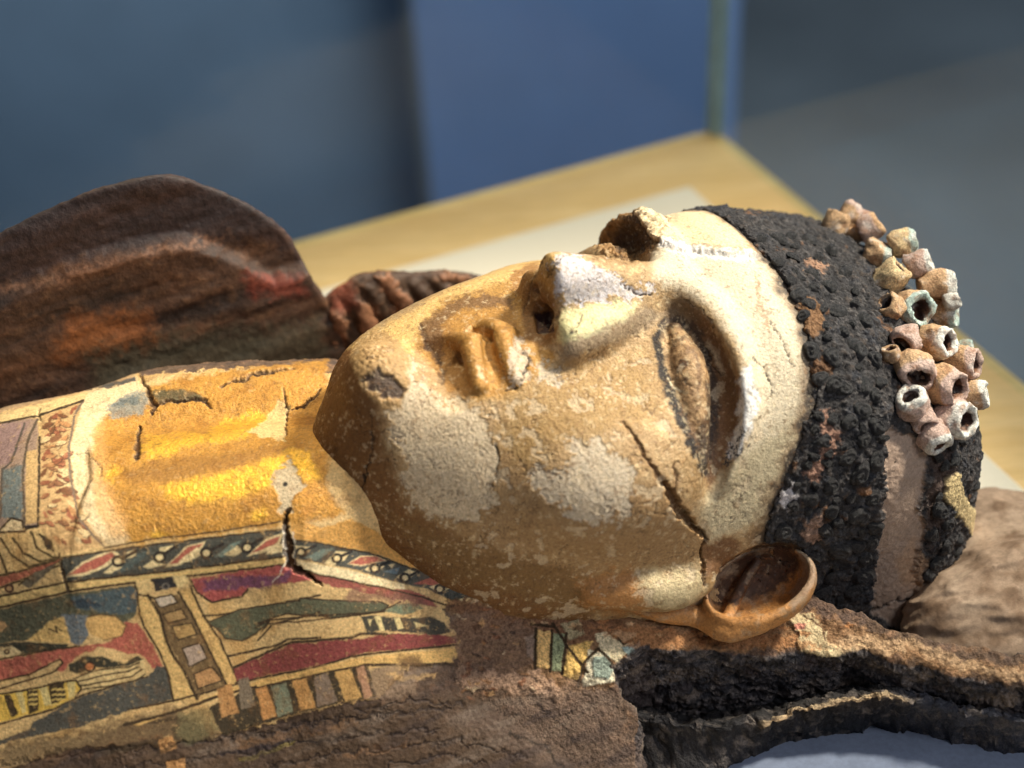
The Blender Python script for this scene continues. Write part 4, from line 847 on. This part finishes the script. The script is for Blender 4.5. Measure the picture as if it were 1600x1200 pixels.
for i in range(230):
    x, y = wr.uniform(60, 160), wr.uniform(630, 865)
    if poly_sd(np.array([[x, y]]), WP)[0] > -2: continue
    r, an = wr.uniform(3, 7), wr.uniform(-.9, .9)+(y-760)/160; c = wr.choice([(146, 84, 58), (170, 104, 74), (120, 76, 48), (184, 130, 84), (222, 190, 140), (138, 92, 62)])
    q = [(x+r*1.7*math.cos(t)*math.cos(an)-r*.7*math.sin(t)*math.sin(an), y+r*1.7*math.cos(t)*math.sin(an)+r*.7*math.sin(t)*math.cos(an)) for t in np.linspace(0, 2*math.pi, 8, endpoint=False)]
    P.poly(q, c, soft=.9, rag=1); 
    if wr.random() < .7: P.line(q[:5], (84, 54, 36), .8, rag=.8)
outl(C1((420, 215), (375, 285), (345, 450), (352, 600), (400, 810), (480, 900), (530, 945)), 1.8, c=(120, 100, 84)); outl(C1((520, 950), (760, 905), (1100, 865), (1420, 815)), 1.2)
# left border panel
k, a, d = P.poly(C1((-40, 320), (190, 305), (196, 840), (120, 860), (-40, 865)), (166, 136, 116), rag=1.5); crust[k] *= 1-a
P.poly(C1((-40, 330), (150, 320), (60, 520), (-40, 560)), (158, 126, 118), soft=4, rag=3); P.poly(C1((10, 560), (112, 540), (122, 822), (10, 795)), (112, 116, 112), soft=3, rag=3); P.poly(C1((-40, 560), (10, 560), (0, 800), (-40, 800)), (180, 150, 120), rag=2)
P.poly(C1((132, 470), (190, 460), (192, 822), (132, 832)), (206, 166, 112), rag=1); outl(C1((126, 330), (60, 520), (14, 560), (6, 800)), 1.8, c=(96, 84, 74)); outl(C1((190, 310), (140, 420), (118, 560), (126, 840)), 2, c=(96, 80, 64)); outl(C1((200, 400), (194, 840)), 2)
P.poly(C1((-40, 300), (190, 236), (440, 172), (425, 215), (190, 292), (-40, 335)), (228, 194, 136), rag=1.5); outl(C1((-40, 335), (190, 292), (420, 215)), 1.8); outl(C1((-40, 250), (150, 195), (460, 160)), 1.4)
P.poly(C1((-40, 200), (200, 170), (460, 130), (660, 90), (680, 110), (440, 165), (190, 230), (-40, 290)), (186, 150, 116), soft=2, rag=4, alpha=.8); P.poly(C1((440, 160), (560, 125), (680, 100), (680, 120), (560, 150)), (86, 84, 80), rag=2)
P.poly(C1((0, 860), (60, 805), (110, 820), (120, 860), (60, 870)), (214, 186, 144), rag=1); outl(C1((0, 860), (60, 800), (115, 815), (125, 865), (-20, 872)), 1.8); P.poly(C1((120, 840), (190, 832), (190, 850), (130, 862)), (36, 30, 28), rag=1)
for q in (((10, 900), (60, 980), (150, 1040), (300, 1010)), ((70, 900), (120, 970), (200, 1015), (290, 1000)), ((160, 870), (190, 950), (260, 990), (300, 1000)), ((-10, 940), (40, 1075)), ((-20, 1090), (120, 1060), (310, 1000)), ((100, 1130), (200, 1060), (310, 1010)), ((-10, 1150), (80, 1120), (310, 1030)), ((200, 880), (260, 920), (270, 960))): outl(C1(*q), 2, c=(84, 66, 40))
P.poly(C1((-40, 1100), (120, 1065), (310, 1005), (230, 1050), (90, 1110), (-40, 1150)), (176, 100, 76), rag=1.5); P.poly(C1((110, 1130), (180, 1070), (290, 1020), (240, 1080), (150, 1150)), (112, 98, 78), rag=1.5); P.ring(*C1((50, 1150))[0], 6, (90, 60, 44), 2, (206, 160, 110))
P.poly(C1((205, 880), (235, 890), (275, 960), (240, 960)), (60, 50, 40), rag=1.5)
# cracks of the chest
for pts, dep in (([(452, 792, 1), (446, 815, 3), (450, 850, 7), (452, 880, 6), (470, 892, 5), (490, 905, 3), (500, 914, 1)], .30), ([(220, 590, 1.5), (232, 612, 3), (243, 634, 4), (236, 646, 2)], .15), ([(219, 668, 2), (216, 695, 4), (214, 716, 5)], .10),
    ([(243, 634, 1), (262, 628, 2), (320, 624, 2.2), (330, 642, 1)], .10), ([(344, 606, 1), (380, 594, 2.6), (404, 584, 2.4), (460, 576, 1)], .12), ([(440, 606, 1), (450, 640, 1.6), (446, 680, 1.2)], .10), ([(455, 642, 1), (480, 634, 2.4), (500, 610, 1)], .10),
    ([(62, 640, 1), (60, 652, 1.2), (64, 660, .8)], .08), ([(108, 706, .4), (140, 712, .8), (156, 728, .8), (160, 745, .5)], .05), ([(96, 880, 1), (100, 905, 1.6), (108, 925, 1.4)], .08)):
    P.line([(x, y, w+1) for x, y, w in pts], (226, 196, 150), w=1.5, soft=1.6, rag=3, alpha=.28); P.line(pts, (70, 46, 28), w=1, soft=1.2, rag=3, disp=-dep)
P.line([(444, 820, 1.2), (443, 850, 1.5), (447, 875, 1), (432, 905, .8), (428, 912, .5)], (240, 226, 206), w=1.2, rag=2); P.line([(459, 832, 1), (459, 858, 1.2), (459, 885, .8)], (236, 220, 196), w=1, rag=2)
P.ring(446, 757, 2.4, (30, 22, 18), 1.6, (30, 22, 18))
# broken zone by the ear, painted scraps, the rim
brk = [(700, 948), (770, 915), (900, 930), (1010, 962), (1260, 955), (1360, 985), (1480, 1030), (1620, 1045), (1620, 1066), (1480, 1052), (1350, 1012), (1100, 1020), (1015, 1020), (960, 1070), (880, 1088), (800, 1050), (715, 1040), (716, 1000)]
P.poly(brk, (150, 112, 78), soft=4, rag=8, alpha=.75)
k, a, d = P.mask([(705, 945), (800, 915), (960, 960), (1000, 1010), (900, 1000), (840, 985), (720, 1010)], 5, 8); P.put(k, a*.6, (118, 78, 56)); P.disp[k] -= .06*a
P.poly(C3((960, 620), (1080, 560), (1400, 640), (1380, 830), (1260, 900), (1000, 880), (1010, 760)), (134, 104, 84), soft=5, rag=8, alpha=.7)
P.poly(C3((990, 850), (1120, 850), (1300, 890), (1400, 850), (1560, 960), (1500, 1010), (1330, 960), (1100, 940), (1000, 920)), (188, 150, 122), soft=4, rag=9, alpha=.75, disp=.05)
for q, c in (((( 78, 172), (122, 176), (122, 292), (78, 286)), (226, 182, 118)), (((126, 178), (166, 180), (156, 302), (122, 296)), (142, 146, 112)), (((178, 216), (252, 204), (206, 332), (160, 312)), (218, 176, 104)), (((150, 150), (205, 132), (230, 180), (180, 200)), (164, 146, 112)), (((258, 182), (332, 168), (388, 180), (376, 216), (330, 272), (280, 240)), (220, 200, 162)), (((36, 190), (70, 176), (72, 270), (48, 250)), (150, 124, 106)), (((240, 230), (300, 240), (322, 330), (220, 345)), (210, 196, 168)), (((255, 255), (300, 250), (318, 290), (300, 320), (250, 310)), (142, 150, 136)), (((340, 225), (372, 215), (400, 205), (396, 235), (360, 250)), (150, 164, 158))):
    P.poly(C4(*q), c, rag=2, disp=.05)
for q in (((74, 165), (72, 290)), ((124, 170), (120, 298)), ((170, 180), (158, 305)), ((130, 150), (180, 230), (235, 300)), ((205, 345), (225, 270), (270, 226), (310, 270), (330, 310)), ((310, 180), (350, 212), (385, 195)), ((60, 150), (130, 158))): outl(C4(*q), 2.4)
k, a, d = P.poly(C4((850, 110), (930, 120), (985, 175), (980, 210), (1080, 230), (1060, 270), (900, 240), (890, 180)), (204, 180, 140), soft=1.5, rag=5, disp=.08)
P.poly(C4((880, 152), (920, 148), (915, 170), (885, 170)), (196, 130, 110), rag=1.5); P.line(C4((900, 120), (970, 160), (978, 205)), (96, 70, 50), 1.5, rag=2)
P.poly(C4((230, 150), (500, 170), (880, 190), (1000, 235), (740, 225), (480, 220), (400, 240)), (164, 114, 74), soft=4, rag=7, alpha=.8)
P.poly(C4((980, 210), (1080, 180), (1250, 200), (1450, 280), (1620, 300), (1620, 330), (1430, 300), (1250, 230), (1080, 255)), (176, 142, 108), soft=4, rag=8, alpha=.85)
for i in range(70):
    x, y = wr.uniform(712, 850), wr.uniform(930, 1092); r = wr.uniform(3, 8); an = wr.uniform(0, 3.1)
    if poly_sd(np.array([[x, y]]), C4((30, 120), (110, 120), (110, 300), (30, 300)))[0] < 4: continue
    q = [(x+r*u*math.cos(an)-r*v*math.sin(an), y+.7*(r*u*math.sin(an)+r*v*math.cos(an))) for u, v in ((-1.5, 0), (-.2, -.7), (1.4, -.2), (.6, .6))]
    P.poly(q, wr.choice([(196, 150, 102), (164, 116, 78), (96, 66, 48), (206, 176, 140), (72, 54, 46), (150, 96, 66), (128, 92, 70)]), rag=3, alpha=.8, disp=wr.uniform(-.06, .07))
for i in range(46):
    x = wr.uniform(820, 1350); y = 966+wr.uniform(-10, 34)+max(0, (x-1200))*.14; r = wr.uniform(3, 9)
    P.poly([(x-r*1.5, y), (x, y-r*.6), (x+r*1.4, y-.2*r), (x+r*.3, y+r*.6)], wr.choice([(196, 156, 112), (210, 172, 130), (112, 78, 52), (92, 64, 46), (176, 120, 76)]), rag=3, alpha=.8, disp=wr.uniform(-.05, .07))
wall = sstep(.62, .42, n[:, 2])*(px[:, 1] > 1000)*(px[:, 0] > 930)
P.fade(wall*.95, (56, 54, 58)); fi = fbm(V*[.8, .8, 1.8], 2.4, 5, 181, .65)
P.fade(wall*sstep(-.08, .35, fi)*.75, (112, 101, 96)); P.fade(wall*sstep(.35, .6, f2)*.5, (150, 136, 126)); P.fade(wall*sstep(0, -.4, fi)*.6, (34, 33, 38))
P.poly([(955, 1070), (1008, 1030), (1030, 1090), (1012, 1210), (990, 1210), (1004, 1130)], (84, 70, 66), soft=6, rag=8, alpha=.5)
P.poly([(900, 1060), (960, 1080), (1010, 1210), (860, 1210), (700, 1120), (820, 1090)], (122, 100, 86), soft=16, rag=10, alpha=.6)
P.line([(840, 1100), (880, 1130), (900, 1160)], (70, 56, 48), 2.5, rag=5); P.line([(800, 1145), (850, 1165), (880, 1200)], (74, 60, 50), 2.5, rag=5); P.line([(760, 1110), (830, 1120), (900, 1110)], (78, 62, 52), 2, rag=5)
crust = np.clip(crust, 0, 1); soft_ = sstep(680, 860, px[:, 0])*sstep(1130, 1060, px[:, 1])*(1-wall)
st_ = fbm(V @ np.array([[.3, 0, 0], [0, 1.2, 0], [0, 0, 1.2]]), 1.6, 4, 197); P.fade(crust*(1-soft_)*sstep(.05, .5, st_)*.6, (128, 110, 96)); P.fade(crust*(1-soft_)*sstep(-.05, -.5, st_)*.6, (66, 54, 52))
P.disp += crust*(.035*f2+.03*f3+.10*f1+soft_*(.07*f2+.09*(.5-worley(V*[1, 1, 2], 2.6, 191))+.04*fw))+(1-crust)*(.012*f2+.006*f3); P.disp += wall*(.07*fi+.16*f2+.09*f3+.10*f1)
wv = fbm(V, 2.2, 6, 198, .72); wu = fbm(V, 6.5, 4, 199, .7)
P.fade(sstep(.02, .45, wv)*(1-crust)*.42, (132, 92, 54)); P.fade(sstep(.22, .5, wu)*(1-crust)*.5, (206, 166, 112)); P.fade(sstep(-.2, -.5, wu)*(1-crust)*.4, (86, 64, 44)); P.col *= (1+.10*f2*(1-crust))[:, None]; P.disp += (1-crust)*.018*wu
V2 = V+n*P.disp[:, None]
lab = np.zeros(len(V), int); lab[inpoly(px, NECKP) & (P.face > -.2)] = 1
lab[inpoly(px, [(700, 900), (940, 925), (1700, 900), (1700, 1300), (1060, 1300), (700, 1060), (718, 1034), (718, 1000), (690, 950)])] = 2
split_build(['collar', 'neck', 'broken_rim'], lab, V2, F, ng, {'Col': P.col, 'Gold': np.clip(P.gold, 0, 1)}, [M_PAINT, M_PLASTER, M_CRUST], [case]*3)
log('collar done')
# lower edge of the linen shell, arching over the mat
EP = [(at(*q), r) for q, r in [((930, 1105, -13.2), .3), ((1010, 1128, -13.2), .3), ((1100, 1142, -13.1), .26), ((1200, 1131, -12.9), .2), ((1260, 1113, -12.7), .2), ((1320, 1099, -12.5), .2), ((1385, 1089, -12.4), .25), ((1440, 1094, -12.5), .35), ((1500, 1112, -12.7), .4), ((1560, 1122, -12.8), .4), ((1620, 1128, -12.9), .4), ((1690, 1130, -13.0), .4)]]
rows = []; cols = []
pc = curve(EP, 300); pts = np.array([p for p, r in pc]); rad = np.array([r for p, r in pc])
tang = np.gradient(pts, axis=0); tang /= np.linalg.norm(tang, axis=1)[:, None]
back = np.array([.25, .95, 0]); 
for j, (o_, dz, c) in enumerate([(6.0, -2.5, (28, 28, 32)), (3.2, -2.4, (30, 30, 34)), (2.2, -1.7, (34, 34, 38)), (1.2, -.7, (42, 40, 42)), (.45, .0, (52, 48, 46)), (.17, .10, (60, 52, 48)), (.09, .14, (196, 168, 132)), (-.03, .06, (176, 146, 112)), (-.05, -.02, (58, 50, 46)), (.1, -.7, (36, 34, 38)), (.25, -1.5, (34, 34, 40)), (.3, -2.6, (40, 42, 48)), (3.0, -2.6, (36, 34, 36))]):  # near-black rows paint the shade below and behind the pale lip
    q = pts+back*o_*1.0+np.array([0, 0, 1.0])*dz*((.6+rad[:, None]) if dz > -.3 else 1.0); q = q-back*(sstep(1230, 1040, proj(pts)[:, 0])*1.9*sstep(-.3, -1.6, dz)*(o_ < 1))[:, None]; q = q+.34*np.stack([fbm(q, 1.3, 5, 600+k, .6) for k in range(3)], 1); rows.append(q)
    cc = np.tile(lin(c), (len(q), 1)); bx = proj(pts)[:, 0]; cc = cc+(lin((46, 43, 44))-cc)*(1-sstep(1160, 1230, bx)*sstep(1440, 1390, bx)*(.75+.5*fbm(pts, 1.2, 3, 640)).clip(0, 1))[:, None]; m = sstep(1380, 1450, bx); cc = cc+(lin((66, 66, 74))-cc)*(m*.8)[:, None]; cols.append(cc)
def densify(L_, m):
    u = np.linspace(0, len(L_)-1, m); i = np.minimum(u.astype(int), len(L_)-2); t = (u-i)[:, None, None]; A = np.array(L_); return list(A[i]*(1-t)+A[i+1]*t)
rows, cols = densify(rows, 70), densify(cols, 70)
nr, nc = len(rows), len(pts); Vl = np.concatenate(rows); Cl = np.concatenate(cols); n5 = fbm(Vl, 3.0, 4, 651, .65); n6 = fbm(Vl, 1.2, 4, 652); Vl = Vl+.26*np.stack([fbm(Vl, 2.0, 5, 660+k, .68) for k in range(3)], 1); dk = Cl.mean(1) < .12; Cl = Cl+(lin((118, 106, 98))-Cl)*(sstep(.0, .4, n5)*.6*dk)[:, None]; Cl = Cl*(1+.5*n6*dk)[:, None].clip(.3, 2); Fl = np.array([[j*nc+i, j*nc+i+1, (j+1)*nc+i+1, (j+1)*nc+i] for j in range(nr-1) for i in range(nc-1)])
Fl = np.concatenate([Fl, np.array([[(nr-1)*nc+i, (nr-1)*nc+i+1, i+1, i] for i in range(nc-1)])])
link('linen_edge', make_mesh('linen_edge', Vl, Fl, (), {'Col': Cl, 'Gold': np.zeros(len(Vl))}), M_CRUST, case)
#__END_COLLAR__
# ---- far shoulder, lappet, wrapping
V, F, ng, n = sculpt(shoulder, (-34.5, 9, -10.4), (-8.5, 21, 8), .5, 2)
P = Paint(V, n, (74, 50, 36), 0, rag=6)
st = fbm(V*[.22, .5, 1.3], 1.0, 4, 141); f2 = fbm(V, 2.6, 4, 142)
P.fade(sstep(-.1, .45, st)*.7, (98, 62, 38)); P.fade(sstep(.0, -.45, st)*.8, (46, 36, 32)); P.fade(sstep(.2, .5, f2)*.4, (116, 82, 56))
P.poly([(-40, 400), (0, 340), (240, 250), (420, 310), (480, 410), (400, 372), (250, 380), (120, 410), (-40, 455)], (50, 38, 38), soft=14, rag=10, alpha=.75)
P.poly([(130, 540), (300, 520), (500, 500), (520, 560), (400, 600), (160, 620)], (72, 66, 50), soft=24, rag=14, alpha=.75)
P.poly([(380, 430), (470, 432), (480, 462), (390, 460)], (132, 60, 44), soft=10, rag=8, alpha=.7)
P.poly([(100, 500), (230, 488), (240, 530), (90, 560)], (150, 86, 40), soft=20, rag=12, alpha=.6)
P.line([(0, 452), (60, 442), (110, 432), (200, 402), (300, 384), (350, 372)], (150, 106, 80), w=3, soft=4, rag=9, alpha=.55)
P.disp += .10*st+.05*f2+.015*fbm(V, 6, 3, 143)
link('far_shoulder', make_mesh('far_shoulder', V+n*P.disp[:, None], F, ng, {'Col': P.col, 'Gold': P.gold}), M_RESIN, case)
V, F, ng, n = sculpt(lappet, (-12, 10, -10.4), (-1.5, 15.5, 0), .3, 2)
P = Paint(V, n, (72, 52, 38), 0, rag=5); f2 = fbm(V, 1.8, 4, 152)
P.fade(sstep(0, .5, f2)*.55, (128, 90, 64)); P.fade(sstep(0, -.5, f2)*.7, (70, 48, 34)); P.poly([(510, 440), (545, 430), (560, 480), (520, 490)], (150, 78, 56), soft=10, rag=6, alpha=.6)
for q in ([(585, 430), (610, 430), (640, 470), (630, 480), (600, 455)], [(560, 470), (590, 480), (592, 540), (566, 540)], [(610, 480), (640, 470), (640, 520), (614, 530)], [(520, 490), (545, 500), (540, 545), (515, 540)], [(680, 425), (720, 428), (740, 440), (690, 440)]):
    P.poly(q, (146, 98, 68), soft=4, rag=5, alpha=.8, disp=.16)
P.disp += .14*f2
link('wig_lappet', make_mesh('wig_lappet', V+n*P.disp[:, None], F, ng, {'Col': P.col, 'Gold': P.gold}), M_RESIN, case)
V, F, ng, n = sculpt(wrapping, (3, -15, -17.8), (24, 5, -9), .4, 2)
P = Paint(V, n, (150, 126, 106), 0); f2 = fbm(V, 1.2, 4, 162); P.fade(sstep(-.1, .4, f2)*.7, (104, 80, 62)); P.fade(sstep(.1, .5, fbm(V*[.4, 1, 1], 1.0, 4, 164))*.6, (178, 154, 132)); P.disp += .06*f2+.02*fbm(V, 5, 3, 163)
link('head_wrapping', make_mesh('head_wrapping', V+n*P.disp[:, None], F, ng, {'Col': P.col, 'Gold': P.gold}), M_SOFT, case)
log('lumps')
#__ROOM__
# ------------------------------------------------------------------ display case, mat, room
def simple(name, color, rough=.6, spec=.4, noise=None, stretch=None, var=.12, color2=None, bump=0):
    return material(name, color, rough=rough, grain=noise or 30, gvar=var, bump=bump, bscale=60, bdist=.001, spec=spec, stretch=stretch, color2=color2 if color2 is not None else color)
def at_w(px_, py_, z):
    d = CF+CR*(px_-800)/FPX+CU*(600-py_)/FPX; return CP+d*((z-CP[2])/d[2])
def slab_mesh(name, corners, z0, z1, bev=.002):
    """upright prism over a convex outline, with a chamfered top edge"""
    c = np.array([p[:2] for p in corners]); m = c.mean(0); ins = c+(m-c)/np.linalg.norm(m-c, axis=1)[:, None]*bev*1.4; k = len(c)
    V = np.concatenate([np.c_[c, np.full(k, z0)], np.c_[c, np.full(k, z1-bev)], np.c_[ins, np.full(k, z1)]])
    F = np.array([[j*k+i, j*k+(i+1) % k, (j+1)*k+(i+1) % k, (j+1)*k+i] for j in range(2) for i in range(k)])
    return make_mesh(name, V, F, [list(range(2*k, 3*k)), list(range(k))[::-1]], smooth=False, scale=1)
ZP = -.0985
K = at_w(1120, 198, ZP); A_ = at_w(480, 370, ZP); B_ = at_w(1600, 560, ZP)
ux = K-A_; ux /= np.linalg.norm(ux); uy = B_-K; uy -= ux*(uy @ ux); uy /= np.linalg.norm(uy)
def pl(a, b, z=0.0): return K-ux*a+uy*b+np.array([0, 0, z])   # a back along the far edge, b towards the viewer
case_d = bpy.data.objects.new('display_case', None); COL.objects.link(case_d); case_d.location = (0, 0, 0)
tag(case_d, 'glass display case with a pale wooden base under the mummy case', 'display case')
M_WOOD = material('pale wood', (228, 192, 132), rough=.5, grain=60, gvar=.07, bump=.05, bscale=200, spec=.4, stretch=(1, 9, 9), color2=(216, 176, 112))
link('wooden_base', slab_mesh('wooden_base', [pl(0, 0), pl(1.15, 0), pl(1.15, .75), pl(0, .75)], ZP-.09, ZP, .003), M_WOOD, case_d)
link('plinth', slab_mesh('plinth', [pl(.02, .02), pl(1.13, .02), pl(1.13, .73), pl(.02, .73)], -1.0, ZP-.0905, .003), simple('grey plinth', (96, 100, 104)), case_d)
mg = bpy.data.materials.new('case glass'); mg.use_nodes = True; nt = mg.node_tree; nt.nodes.clear()
out = node(nt, 'ShaderNodeOutputMaterial'); mixn = node(nt, 'ShaderNodeMixShader'); tr = node(nt, 'ShaderNodeBsdfTransparent'); gl = node(nt, 'ShaderNodeBsdfGlossy', Roughness=.03); lw = node(nt, 'ShaderNodeLayerWeight', Blend=.5); fr = node(nt, 'ShaderNodeMath', operation='POWER'); fr.inputs[1].default_value = 4.0; fr2 = node(nt, 'ShaderNodeMath', operation='MULTIPLY_ADD'); fr2.inputs[1].default_value = .5; fr2.inputs[2].default_value = .008; nt.links.new(lw.outputs['Facing'], fr.inputs[0]); nt.links.new(fr.outputs[0], fr2.inputs[0])
tr.inputs[0].default_value = (.93, .97, .955, 1); nt.links.new(fr2.outputs[0], mixn.inputs[0]); nt.links.new(tr.outputs[0], mixn.inputs[1]); nt.links.new(gl.outputs[0], mixn.inputs[2]); nt.links.new(mixn.outputs[0], out.inputs[0])
link('glass_panel', slab_mesh('glass_panel', [pl(.010, .002), pl(1.145, .002), pl(1.145, .010), pl(.010, .010)], ZP+.0005, .62, .001), mg, case_d)
link('glass_panel', slab_mesh('glass_panel', [pl(.002, .012), pl(.010, .012), pl(.010, .745), pl(.002, .745)], ZP+.0005, .62, .001), mg, case_d)
link('corner_seam', slab_mesh('corner_seam', [pl(.001, .001), pl(.0095, .001), pl(.0095, .0115), pl(.001, .0115)], ZP+.0005, .62, .001), simple('glass edge', (178, 204, 222), rough=.3), case_d)
# white mat on the base
ZM = ZP+.0042
m0 = at_w(1078, 290, ZM); md = m0-K; a0 = -(md @ ux); b0 = md @ uy
ml = [pl(a0, b0, .0)+np.array([0, 0, 0]), pl(a0+.9, b0), pl(a0+.9, b0+.55), pl(a0, b0+.55)]
tag(link('white_mat', slab_mesh('white_mat', ml, ZP+.0003, ZM, .001), simple('white card', (220, 208, 186), rough=.8, noise=500, var=.03, bump=.1)), 'white card mat lying on the wooden base beneath the mummy case', 'mat')
# added blue grey sheet: the shade on the mat put into a colour
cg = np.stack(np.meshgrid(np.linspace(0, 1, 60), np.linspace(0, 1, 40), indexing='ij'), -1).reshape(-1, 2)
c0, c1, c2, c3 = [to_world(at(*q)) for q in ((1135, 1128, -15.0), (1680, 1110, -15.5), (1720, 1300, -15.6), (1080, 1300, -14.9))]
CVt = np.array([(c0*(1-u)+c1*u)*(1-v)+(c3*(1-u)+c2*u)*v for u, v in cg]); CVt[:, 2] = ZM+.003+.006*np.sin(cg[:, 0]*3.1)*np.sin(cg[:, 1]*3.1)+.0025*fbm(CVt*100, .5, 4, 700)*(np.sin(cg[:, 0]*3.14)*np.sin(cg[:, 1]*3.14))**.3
tag(link('mat_shade_sheet', make_mesh('mat_shade_sheet', CVt, np.array([[i*40+j, (i+1)*40+j, (i+1)*40+j+1, i*40+j+1] for i in range(59) for j in range(39)]), (), scale=1), simple('blue grey mat shade', (116, 124, 144), rough=.9, noise=400, var=.08, bump=.2)), 'added blue grey sheet standing for the shaded mat below the broken edge', 'mat_shade_sheet')
# the room behind
def box_at(name, c, ex, ey, sx, sy, z0, z1, mat, bev=.004):
    c = np.asarray(c); cs = [c+ex*sx*i+ey*sy*j for i, j in ((0, 0), (1, 0), (1, 1), (0, 1))]
    return link(name, slab_mesh(name, cs, z0, z1, bev), mat)
def at_d(px_, py_, dist):
    d = CF+CR*(px_-800)/FPX+CU*(600-py_)/FPX; return CP+d*(dist/np.hypot(d[0], d[1]))
gx, gy = np.array([1.0, .0, 0]), np.array([0, 1.0, 0])
fl = link('floor', slab_mesh('floor', [(-6, -3, 0), (7, -3, 0), (7, 8, 0), (-6, 8, 0)], -1.1, -1.0, .01), simple('grey floor', (92, 98, 104), rough=.45, noise=3, var=.10)); fl['kind'] = 'structure'
wl = box_at('back_wall', (-6, 3.4, 0), gx, gy, 13, .2, -1.0, 2.2, simple('blue wall', (92, 118, 156), rough=.8, noise=4, var=.08)); wl['kind'] = 'structure'
pa, pb = at_d(664, 200, 1.75), at_d(1118, 200, 1.62)
ex = pb-pa; ex[2] = 0; L_ = np.linalg.norm(ex); ex /= L_; ey = np.array([-ex[1], ex[0], 0])
tag(box_at('blue_partition', [pa[0], pa[1], 0], ex, ey, L_, .12, -1.0, 1.6, simple('blue partition paint', (112, 138, 184), rough=.75, noise=5, var=.06)), 'plain blue display partition standing behind the glass case', 'partition')
pc_, pd_ = at_d(-330, 250, 2.05), at_d(655, 250, 1.86)
ex2 = pd_-pc_; ex2[2] = 0; L2 = np.linalg.norm(ex2); ex2 /= L2; ey2 = np.array([-ex2[1], ex2[0], 0])
tag(box_at('dark_blue_partition', [pc_[0], pc_[1], 0], ex2, ey2, L2, .10, -1.0, 1.6, simple('dark blue paint', (92, 110, 132), rough=.75, noise=4, var=.08)), 'dark blue grey partition standing left of the brighter blue one', 'partition')
lamp('wall_gradient_spot', 'SPOT', (-.80, 1.08, .10), np.array(at_d(150, 60, 1.95)), 11, (.92, .96, 1.0), .22, 100, 1.0)  # unseen spot added to grade the darker partition
lamp('partition_fill', 'SPOT', (.30, .85, 1.5), np.array(at_d(800, 240, 1.68)), 330, (.90, .95, 1.0), .25, 56, 1.0)  # unseen spot added to brighten the blue partition
lamp('cool_fill', 'SPOT', (.85, -.75, 1.15), (0.04, -.06, -.05), 34, (.90, .94, 1.0), .30, 36, .8)  # unseen spot giving a cool fill from the near side
lamp('room_light', 'AREA', (2.6, 1.6, 2.1), (2.0, 1.8, -1.0), 72, (.92, .96, 1.0), 1.0)
#__END_ROOM__
